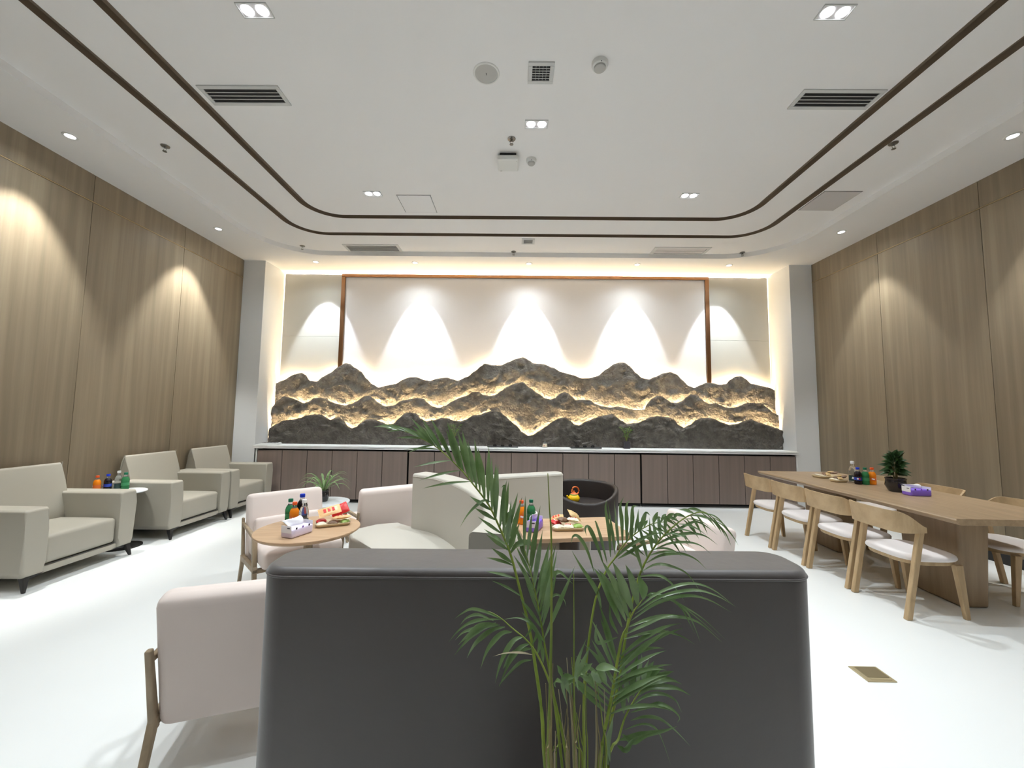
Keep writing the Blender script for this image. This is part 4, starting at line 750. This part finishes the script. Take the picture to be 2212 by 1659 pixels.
# ================================================================== LONG DINING TABLE AND CHAIRS
t = thing('dining_table', 'long rectangular oak dining table on slab legs', 'dining table', (3.47, 3.9, 0), -.026)
pr = [(-.465, .735), (.465, .735), (.465, .712), (.44, .692), (-.44, .692), (-.465, .712)]
prism('tabletop', pr, -1.15, 1.15, 'y', 'oak_table', t, .0015, 1)
for y0 in (-.79, .40):
    hexa('slab_leg', [(-.10, y0, 0), (.10, y0, 0), (.10, y0+.44, 0), (-.10, y0+.44, 0)], [(-.115, y0-.03, .692), (.115, y0-.03, .692), (.115, y0+.47, .692), (-.115, y0+.47, .692)], 'oak_slab', t, .02, 3)
box('stretcher', (0, .02, .645), (.05, .80, .09), 'oak_table', t, .003)
def make_dining(label, loc, rz):
    t = thing('dining_chair', label, 'dining chair', loc, rz, 'oak dining chairs with white seats')
    # back band: U in plan, lower towards its two ends
    half = [(-.065, .239), (-.10, .239), (-.14, .234), (-.18, .221), (-.213, .19), (-.228, .14), (-.236, .07)]
    plan = half+[(-.239, 0)]+[(x, -y) for x, y in half[::-1]]
    P = catmull([(x, y, 0) for x, y in plan], 2); n = len(P); vs_, fs = [], []
    for i, p in enumerate(P):
        tt = (P[min(i+1, n-1)]-P[max(i-1, 0)]).normalized(); nl = Vector((-tt.y, tt.x, 0))*.008
        u = min(1, max(0, (-p.x-.065)/.145)); zt = .638+(.738-.638)*(u*u*(3-2*u))**.8; zb = .60-.012*u
        lean = Vector((-.02*(u), 0, 0))
        for o_, z, k in ((-1, zb, 0), (1, zb, 0), (1, zt, 1), (-1, zt, 1)): vs_.append(p+nl*o_+lean*k+Vector((0, 0, z)))
    for i in range(n-1):
        for k in range(4): fs.append((i*4+k, i*4+(k+1) % 4, (i+1)*4+(k+1) % 4, (i+1)*4+k))
    fs.append((3, 2, 1, 0)); m = (n-1)*4; fs.append((m, m+1, m+2, m+3))
    bm = bmesh.new(); me = bpy.data.meshes.new('t'); me.from_pydata([tuple(v) for v in vs_], [], fs); bm.from_mesh(me); bpy.data.meshes.remove(me)
    for e in bm.edges:
        if len(e.link_faces) == 2 and e.calc_face_angle(0) > .7: e.smooth = False
    frombm('backrest', bm, 'oak_chair', t)
    for s in (-1, 1):
        hexa('leg', [(-.23, s*.219-.017, 0), (-.19, s*.219-.017, 0), (-.19, s*.219+.017, 0), (-.23, s*.219+.017, 0)],
             [(-.105, s*.222-.016, .636), (-.063, s*.222-.016, .636), (-.063, s*.222+.016, .636), (-.105, s*.222+.016, .636)], 'oak_leg', t, .006)
        hexa('leg', [(.20, s*.205-.014, 0), (.232, s*.205-.014, 0), (.232, s*.205+.014, 0), (.20, s*.205+.014, 0)],
             [(.15, s*.20-.018, .372), (.205, s*.20-.018, .372), (.205, s*.20+.018, .372), (.15, s*.20+.018, .372)], 'oak_leg', t, .005)
    def outline(sc): return [(.035+.215*sc*math.copysign(abs(math.cos(a))**.62, math.cos(a)), .222*sc*math.copysign(abs(math.sin(a))**.62, math.sin(a))) for a in [2*PI*k/36 for k in range(36)]]
    prism('seat_frame', outline(.93), .362, .392, 'z', 'oak_leg', t, .006)
    # padded seat
    vs_, fs = [], []; lv = [(.97, .390), (1.0, .398), (1.005, .408), (.985, .419), (.93, .426), (.75, .432), (.4, .4335)]
    for sc, z in lv: vs_ += [(x, y, z) for x, y in outline(sc)]
    for i in range(len(lv)-1):
        for k in range(36): fs.append((i*36+k, i*36+(k+1) % 36, (i+1)*36+(k+1) % 36, (i+1)*36+k))
    fs.append(tuple(range(36))[::-1]); fs.append(tuple((len(lv)-1)*36+k for k in range(36)))
    mk('seat_cushion', vs_, fs, 'fabric_white', t, True)
    return t
dc = make_dining('nearest oak dining chair on the aisle side of the long table', (2.975, 3.145, 0), 0)
for k, (x, y, l) in enumerate(((2.975, 3.648, 'second nearest oak dining chair on the aisle side of the table'), (2.975, 4.15, 'third oak dining chair on the aisle side of the table'), (2.975, 4.65, 'farthest oak dining chair on the aisle side of the table'))):
    dup(dc, (x, y, 0), 0, l)
for y, l in ((3.36, 'oak dining chair by the right wall, cut by the picture edge'), (4.05, 'oak dining chair by the right wall, behind the purple tissue pack'), (4.62, 'farthest oak dining chair by the right wall')):
    dup(dc, (4.015, y, 0), PI, l)
# ================================================================== THINGS ON THE TABLES
def tissue_pack(loc, rz, label, m_body, m_end, sheet):
    t = thing('tissue_pack', label, 'tissues', loc, rz, 'packs of tissues on the tables')
    b = cushion('pack', (0, 0, .0275), (.17, .095, .055), .012, m_body, t, .006)
    for s in (-1, 1): box('end_panel', (s*.0845, 0, .027), (.003, .084, .045), m_end, b, .001, 1)
    box('print_mark', (-.0865, -.02, .036), (.001, .022, .006), 'mark_dark', b, 0)
    for x, m in ((-.05, 'mark_dark'), (.0, 'mark_purple'), (.05, 'mark_dark')): box('print_mark', (x, -.0478, .03), (.012, .001, .012), m, b, 0)
    box('print_mark', (.035, .02, .0605), (.02, .016, .001), 'mark_purple', b, 0)
    # folded sheet standing out of the slot
    vs_, fs = [], []; nu, nv = 8, 5
    for i in range(nu+1):
        u = i/nu
        for j in range(nv+1):
            v = j/nv; x = (u-.5)*(.11+.05*v)+sheet[0]*v; y = .012*math.sin(u*7)*(1-v*.4)+sheet[1]*v+.01*math.sin(u*3+v*4); z_ = .058+sheet[2]*math.sin(v*PI*.55)
            vs_.append((x, y, z_))
    for i in range(nu):
        for j in range(nv): a = i*(nv+1)+j; fs.append((a, a+nv+1, a+nv+2, a+1))
    s = mk('tissue_sheet', vs_, fs, 'tissue_paper', t, True)
    md = s.modifiers.new('thick', 'SOLIDIFY'); md.thickness = .0015
    return t
tissue_pack((-1.416, 2.661, .60), 1.245, 'lilac white tissue pack on the round oak table', 'pack_lilac', 'pack_white', (-.01, .05, .045))
tissue_pack((.14, 2.86, .60), 1.25, 'purple tissue pack on the oak table behind the palm', 'pack_purple', 'pack_lilac', (.0, .0, .05))
tissue_pack((3.52, 3.575, .735), -.05, 'purple tissue pack on the long dining table', 'pack_purple', 'pack_white', (-.03, .03, .035))
# bottles
make_bottle('orange', 'orange soda bottle on the round oak table', (-1.548, 2.86, .60), 1.03, .3)
make_bottle('green', 'green soda bottle on the round oak table', (-1.614, 2.925, .60), 1.08, .3)
make_bottle('cola', 'blue capped cola bottle on the round oak table', (-1.572, 3.005, .60), 1.2, .3)
make_bottle('water', 'clear water bottle with green label on the round oak table', (-1.458, 2.815, .60), 1.02, .3)
make_bottle('cola', 'blue capped cola bottle on the long dining table', (3.487, 4.13, .735), 1.06, -.6)
make_bottle('green', 'green soda bottle on the long dining table', (3.552, 4.12, .735), 1.06, -.6)
make_bottle('orange', 'orange soda bottle on the long dining table', (3.622, 4.12, .735), 1.06, -.6)
make_bottle('water', 'tall clear water bottle on the long dining table', (3.545, 4.26, .735), 1.15, -.6)
make_bottle('orange', 'orange soda bottle hidden behind the palm leaves', (.055, 2.995, .60), 1.05, 0)
make_bottle('green', 'green soda bottle hidden behind the palm leaves', (.128, 3.03, .60), 1.05, 0)
# snack trays with wrapped snacks
def packet(loc, sx, sy, sz, rot, m, label, group, marks=None):
    t = thing('snack_packet', label, 'snack', loc, 0, group); t.rotation_euler = rot
    n = 8; vs_, fs = [], []
    for sgn in (1, -1):
        for i in range(n+1):
            for j in range(n+1):
                u, v = i/n*2-1, j/n*2-1
                z_ = sgn*sz*.5*max(0, (1-abs(u)**3)*(1-abs(v)**4))**.8+.0015*math.sin(9*u+7*v)
                vs_.append((u*sx/2, v*sy/2, z_))
    N = (n+1)**2
    for i in range(n):
        for j in range(n):
            a = i*(n+1)+j; fs.append((a, a+n+1, a+n+2, a+1)); b = N+a; fs.append((b, b+1, b+n+2, b+n+1))
    w_ = mk('wrapper', vs_, fs, m, t, True)
    for s in (-1, 1): box('sealed_end', (s*sx*.49, 0, 0), (sx*.06, sy*.96, .002), m, t, 0)
    if marks:
        for k in range(3): box('print_mark', (-sx*.22+k*sx*.2, 0, sz*.49), (sx*.12, sy*.4, .002), marks, w_, 0)
    return t
def tray(loc, rz, sx, sy, label):
    t = thing('snack_tray', label, 'tray', loc, rz, 'wooden trays of wrapped snacks')
    o1, o2, o3 = rrect(-sx/2, sx/2, -sy/2, sy/2, .03, 5), rrect(-sx/2+.012, sx/2-.012, -sy/2+.012, sy/2-.012, .025, 5), rrect(-sx/2+.015, sx/2-.015, -sy/2+.015, sy/2-.015, .022, 5)
    vs_, fs = [], []; n = len(o1)
    for l, z_ in ((o2, 0), (o1, .022), ([(x*.97, y*.96) for x, y in o1], .024), (o3, .006)): vs_ += [(p[0], p[1], z_) for p in l]
    for k in range(3):
        for i in range(n): fs.append((k*n+i, k*n+(i+1) % n, (k+1)*n+(i+1) % n, (k+1)*n+i))
    fs.append(tuple(range(n))[::-1]); fs.append(tuple(3*n+i for i in range(n)))
    mk('dish', vs_, fs, 'plate_wood', t, True); return t
def heap(loc, rz, specs, where, group, k=1.25):
    c, s = math.cos(rz), math.sin(rz)
    for dx, dy, dz, sx, sy, sz, rot, m, word, mk_ in specs:
        packet((loc[0]+(dx*c-dy*s)*k, loc[1]+(dx*s+dy*c)*k, loc[2]+dz*k), sx*k*.94, sy*k*.94, sz*k, (rot[0], rot[1], rot[2]+rz), m, f'{word} {where}', group, mk_)
tr1 = ((-1.292, 2.905, .60), .45); tray(*tr1, .23, .145, 'shallow wooden tray of snacks on the round oak table')
heap(tr1[0], tr1[1], [(-.06, -.03, .018, .05, .04, .022, (0, 0, .3), 'wrap_cream', 'small cream wrapped sweet at the left', None), (.0, -.035, .02, .055, .04, .025, (0, 0, -.2), 'wrap_brown', 'brown and cream wrapped sweet in front', None),
     (.06, -.03, .02, .05, .04, .022, (0, 0, .5), 'wrap_green', 'pale green wrapped sweet at the right', None), (.055, .03, .02, .06, .045, .024, (0, 0, -.4), 'wrap_cream', 'cream wrapped sweet at the back right', None),
     (-.06, .025, .02, .055, .045, .024, (0, 0, .1), 'wrap_red', 'red wrapped sweet at the back left', None), (.045, -.03, .046, .10, .036, .02, (0, 0, .1), 'wrap_orange', 'narrow orange snack bar lying across', 'wrap_red'),
     (-.02, .005, .078, .12, .075, .018, (.5, -.2, .1), 'wrap_orange', 'large orange snack bag with red print', 'mark_red'), (.035, .075, .065, .10, .07, .02, (.9, -.35, .1), 'wrap_red', 'glossy red snack bag leaning at the back', None)],
     'in the round table tray', 'snacks on the round table tray')
tr2 = ((.375, 2.885, .60), .1); tray(*tr2, .23, .15, 'shallow wooden tray of snacks on the table behind the palm')
heap(tr2[0], tr2[1], [(-.055, -.03, .02, .06, .045, .025, (0, 0, .4), 'wrap_cream', 'cream wrapped sweet at the front left', None), (.0, -.035, .022, .06, .045, .026, (0, 0, -.3), 'wrap_cream', 'pale pink wrapped sweet in front', 'wrap_red'),
     (.055, -.03, .022, .055, .04, .025, (0, 0, .2), 'wrap_green', 'light green wrapped sweet at the front right', None), (-.06, .02, .03, .07, .05, .03, (.2, .2, .7), 'wrap_red', 'red striped snack packet at the left', 'mark_white'),
     (-.02, .0, .05, .08, .04, .026, (.1, .2, .5), 'wrap_brown', 'dark wrapped bar across the heap', None), (.035, .0, .05, .07, .05, .026, (-.1, .1, -.3), 'wrap_cream', 'white snack packet with red ends', 'mark_red'),
     (.05, .03, .066, .09, .065, .024, (.5, .5, .4), 'wrap_tan', 'tan paper snack bag leaning at the back', None), (-.05, .035, .05, .08, .05, .03, (.3, -.3, -.2), 'wrap_orange', 'orange snack packet at the back left', 'wrap_red')],
     'in the tray behind the palm', 'snacks on the tray behind the palm')
for (cx, cy), lb, wh, gr in (((3.5, 4.56), 'oval wooden tray of wrapped snacks at the far end of the dining table', 'in the far dining table tray', 'snacks in the far dining table tray'), ((3.50, 4.27), 'small white saucer of sweets behind the dining table bottles', 'in the saucer by the bottles', 'sweets in the saucer by the bottles')):
    far = cy > 4.4; tray((cx if far else 3.40, cy, .735), .05, .26 if far else .15, .15 if far else .11, lb)
    X = cx if far else 3.40
    ws = [('wrap_cream', 'cream'), ('wrap_tan', 'tan'), ('wrap_brown', 'brown'), ('wrap_cream', 'pale'), ('wrap_brown', 'dark'), ('wrap_tan', 'straw coloured')]
    for k in range(6):
        kk = k % 3; row = k//3
        packet((X+(-.07+.07*kk)*(1 if far else .55), cy-.025+.05*row, .735+.022+.018*(k % 3)), .075 if far else .05, .045, .025, (.2*math.sin(k*2), .25*math.cos(k*3), k*1.1), ws[k][0],
               f"{ws[k][1]} wrapped snack at the {['front', 'back'][row]} {['left', 'middle', 'right'][kk]} {wh}", gr)
# ================================================================== POTTED PLANTS
def ribbon(pts, wd, nrm, fold=.25, n=4, tip=.06, belly=.45):
    """leaf blade: V-folded ribbon along a smooth curve"""
    P = catmull(pts, n); m = len(P); vs_, fs = [], []
    for i, p in enumerate(P):
        t = (P[min(i+1, m-1)]-P[max(i-1, 0)])
        t = t.normalized() if t.length > 1e-9 else Vector((0, 0, 1))
        s = t.cross(nrm); s = s.normalized() if s.length > 1e-6 else Vector((1, 0, 0)); up = s.cross(t)
        q = i/(m-1); k = (q/belly)**.55 if q < belly else ((1-q)/(1-belly))**1.05
        h = wd/2*max(k, tip if q < .9 else .02)
        vs_ += [p+s*h+up*h*fold, p, p-s*h+up*h*fold]
    for i in range(m-1):
        a = i*3; fs += [(a, a+1, a+4, a+3), (a+1, a+2, a+5, a+4)]
    return vs_, fs
def pot(t, r, h, m, belly=1.1, soil=True):
    lathe('pot', [(r*.7, 0), (r*.78, .004), (r*belly, h*.45), (r*1.02, h*.85), (r*1.1, h*.93), (r*1.1, h), (r*.98, h), (r*.95, h*.85), (0, h*.84)], m, t, 32, cap=False)
    if soil: lathe('soil', [(r*.95, h*.86), (r*.5, h*.88), (0, h*.885)], 'soil', t, 24, cap=False)
# strap-leaved bromeliad on the marble table
t = thing('potted_bromeliad', 'spreading strap leaved plant in a ribbed black pot', 'plant', (-2.04, 4.33, .45)); t.scale = (1.25, 1.25, 1.25)
lathe('pot', [(.03, 0), (.034, .003), (.042, .03), (.042, .07), (.037, .085), (.044, .09), (.044, .096), (.037, .094), (.035, .08), (0, .08)], 'black_ceramic', t, 32, cap=False)
lathe('soil', [(.035, .082), (0, .084)], 'soil', t, 20, cap=False)
rs = random.Random(3)
for k in range(22):
    a = k*2.399; lay = k/22; L_ = .235-.06*lay*rs.uniform(.8, 1.2); el = .25+.95*lay
    d = Vector((math.cos(a), math.sin(a), 0)); b0 = Vector((0, 0, .085))+d*.008
    p = [b0, b0+d*L_*.32*math.cos(el*.5)+Vector((0, 0, .05+.07*lay)), b0+d*L_*.68+Vector((0, 0, .062+.11*lay)), b0+d*L_*1.0+Vector((0, 0, .03+.12*lay-.03*(1-lay)))]
    v_, f_ = ribbon(p, .020, Vector((0, 0, 1)), .35, 4); mk('leaf', v_, f_, 'leaf_strap', t, True)
for k in range(4):
    a = k*1.6; v_, f_ = ribbon([(0, 0, .09), (.008*math.cos(a), .008*math.sin(a), .14), (.022*math.cos(a), .022*math.sin(a), .19)], .022, Vector((math.cos(a), math.sin(a), .2)), .4, 4); mk('leaf', v_, f_, 'leaf_strap', t, True)
# bushy dark plant on the dining table
t = thing('potted_dracaena', 'bushy dark green plant in a glossy black pot on the dining table', 'plant', (3.51, 3.75, .735))
pot(t, .07, .125, 'black_ceramic', 1.14)
for k in range(3): tube('stem', [(.012*math.cos(k*2.1), .012*math.sin(k*2.1), .105), (.016*math.cos(k*2.1), .016*math.sin(k*2.1), .19+.04*k)], .006, 'stem_tan', t, 8)
for k in range(64):
    a = k*2.399; lay = k/64; z0 = .15+.16*lay; L_ = .105*rs.uniform(.75, 1.15)*(1-.25*abs(lay-.4)); el = -.1+1.15*lay+rs.uniform(-.2, .2)
    d = Vector((math.cos(a)*math.cos(el), math.sin(a)*math.cos(el), math.sin(el))); b0 = Vector((.012*math.cos(a), .012*math.sin(a), z0))
    v_, f_ = ribbon([b0, b0+d*L_*.5+Vector((0, 0, .012)), b0+d*L_+Vector((0, 0, -.006*(1-lay)))], .042, Vector((rs.uniform(-.6, .6), -.7, rs.uniform(.3, .9))), .3, 4, .1, .5)
    mk('leaf', v_, f_, 'leaf_dark', t, True)
# two small feathery plants on the worktop
for x, lb in ((1.81, 'small feathery plant in a grey pot right of the trays'), (-.985, 'small feathery plant in a grey pot left of the trays, behind the palm')):
    t = thing('potted_fern', lb, 'plant', (x, 6.52, ZCT), 0, 'small plants on the white worktop')
    prism('pot', rrect(-.05, .05, -.05, .05, .015, 4), 0, .115, 'z', 'pot_grey', t, .006)
    lathe('soil', [(.04, .116), (0, .118)], 'soil', t, 16, cap=False)
    for k in range(9):
        a = k*2.399; L_ = rs.uniform(.12, .22); d = Vector((math.cos(a), math.sin(a)*.6, 0)); p0 = Vector((0, 0, .115)); p1 = p0+d*L_*.25+Vector((0, 0, L_*.8)); p2 = p0+d*L_*.55+Vector((0, 0, L_*1.1))
        st = tube('stem', catmull([p0, p1, p2], 3), .002, 'stem_green', t, 5)
        vs_, fs = [], []
        for q in range(9):
            u = .3+.7*q/8; c0 = p0.lerp(p1, min(1, u*1.6)).lerp(p2, max(0, u*1.6-.6)/1.0); an = a+q*2.1; dd = Vector((math.cos(an), math.sin(an), rs.uniform(-.2, .5))).normalized()
            v_, f_ = ribbon([c0, c0+dd*.025+Vector((0, 0, .004)), c0+dd*.052], .013, Vector((.2, -.5, 1)).normalized(), .2, 2)
            o_ = len(vs_); vs_ += v_; fs += [tuple(i+o_ for i in f) for f in f_]
        mk('leaf_spray', vs_, fs, 'leaf_fine', st, True)
# ------------------------------------------------------------------ the foreground palm
t = thing('potted_palm', 'tall areca palm with arching fronds in front of the dark sofa', 'plant', (.135, .885, 0))
O = Vector(t.location)
pot(t, .15, .40, 'black_ceramic', 1.12)
rp = random.Random(11)
for R_, r_, tint, LL in PALM:
    pts = [Vector((R_[i], R_[i+1], R_[i+2]))/1000-O for i in range(0, len(R_), 3)]
    P = catmull(pts, 4); n = len(P)
    f = tube('frond' if LL else 'stalk', P, [max(r_*(1.15-.95*(i/(n-1))), .0009) for i in range(n)], ['stem_green', 'stem_tan', 'leaf_dry'][tint], t, 7)
    for q, wmm in LL:
        lp = [Vector((q[i], q[i+1], q[i+2]))/1000-O for i in range(0, len(q), 3)]
        nrm = Vector((rp.uniform(-.4, .4), -.8, rp.uniform(.3, 1.0))).normalized()
        v_, f_ = ribbon(lp, wmm/1000*1.22, nrm, .3, 4, .12, .4)
        mk('leaflet', v_, f_, 'leaf_dry' if wmm <= 4 and rp.random() < .5 else 'leaf', f, True)
# ================================================================== THINGS ON THE WORKTOP
t = thing('newspaper', 'folded newspaper on the left end of the white worktop', 'newspaper', (-3.93, 6.42, ZCT), .1)
for k in range(5): box('sheet', (.004*k, .003*k, .005+.006*k), (.30-.012*k, .20-.008*k, .005), 'paper', t, .002, 1, (0, .012*(-1)**k, .05*k))
for k in range(5): box('print_column', (-.10+.05*k, -.0, .0335), (.035, .12, .001), 'ink', t, 0)
for x0, lb in ((-.19, 'left grey tray with three black cups on the worktop'), (1.14, 'right grey tray with three black cups on the worktop')):
    t = thing('cup_tray', lb, 'tray', (x0, 6.50, ZCT), 0, 'grey trays with black cups'); hx = .245
    box('plate', (0, 0, .008), (.49, .2, .012), 'tray_grey', t, .004); box('rim', (0, -.097, .014), (.49, .006, .014), 'tray_grey', t, .002)
    for k in range(3):
        c = thing('cup', f"{['left', 'middle', 'right'][k]} upturned black cup on the {lb.split()[0]} grey tray", 'cup', (x0-.13+.125*k, 6.5, ZCT+.015), 0, 'black cups on the grey trays')
        lathe('bowl', [(.028, 0), (.030, .004), (.026, .022), (.018, .030)], 'black_ceramic', c, 20); lathe('foot_ring', [(.014, .030), (.014, .035), (.011, .035)], 'black_ceramic', c, 16)
t = thing('spice_jar', 'small glass jar of sweets in the middle of the worktop', 'jar', (.49, 6.52, ZCT))
lathe('saucer', [(.03, 0), (.055, .004), (.058, .008), (.03, .006)], 'white_plastic', t, 24)
lathe('jar', [(.036, .008), (.04, .012), (.036, .05), (.028, .064)], 'wrap_cream', t, 20)
for k in range(5): box('sweet', (.034*math.cos(k*1.3-2), .034*math.sin(k*1.3-2), .03+.008*(k % 2)), (.014, .014, .014), ['mark_red', 'wrap_orange', 'wrap_brown', 'mark_red', 'wrap_green'][k], t, .003, 1)
lathe('lid', [(.028, .064), (.03, .068), (.026, .082), (.012, .09), (.014, .1), (.006, .108)], 'vent_grey', t, 20)
# ================================================================== FLOOR SOCKET
t = thing('floor_socket', 'brass floor socket plate set in the white floor', 'floor socket', (1.975, 2.316, 0))
box('frame', (0, 0, .002), (.155, .13, .006), 'brass_plate', t, .002)
box('cover', (.006, .012, .0055), (.118, .09, .003), 'brass_dark', t, .001, 1)
box('finger_latch', (.006, -.046, .0055), (.11, .016, .003), 'brass_plate', t, .001, 1)
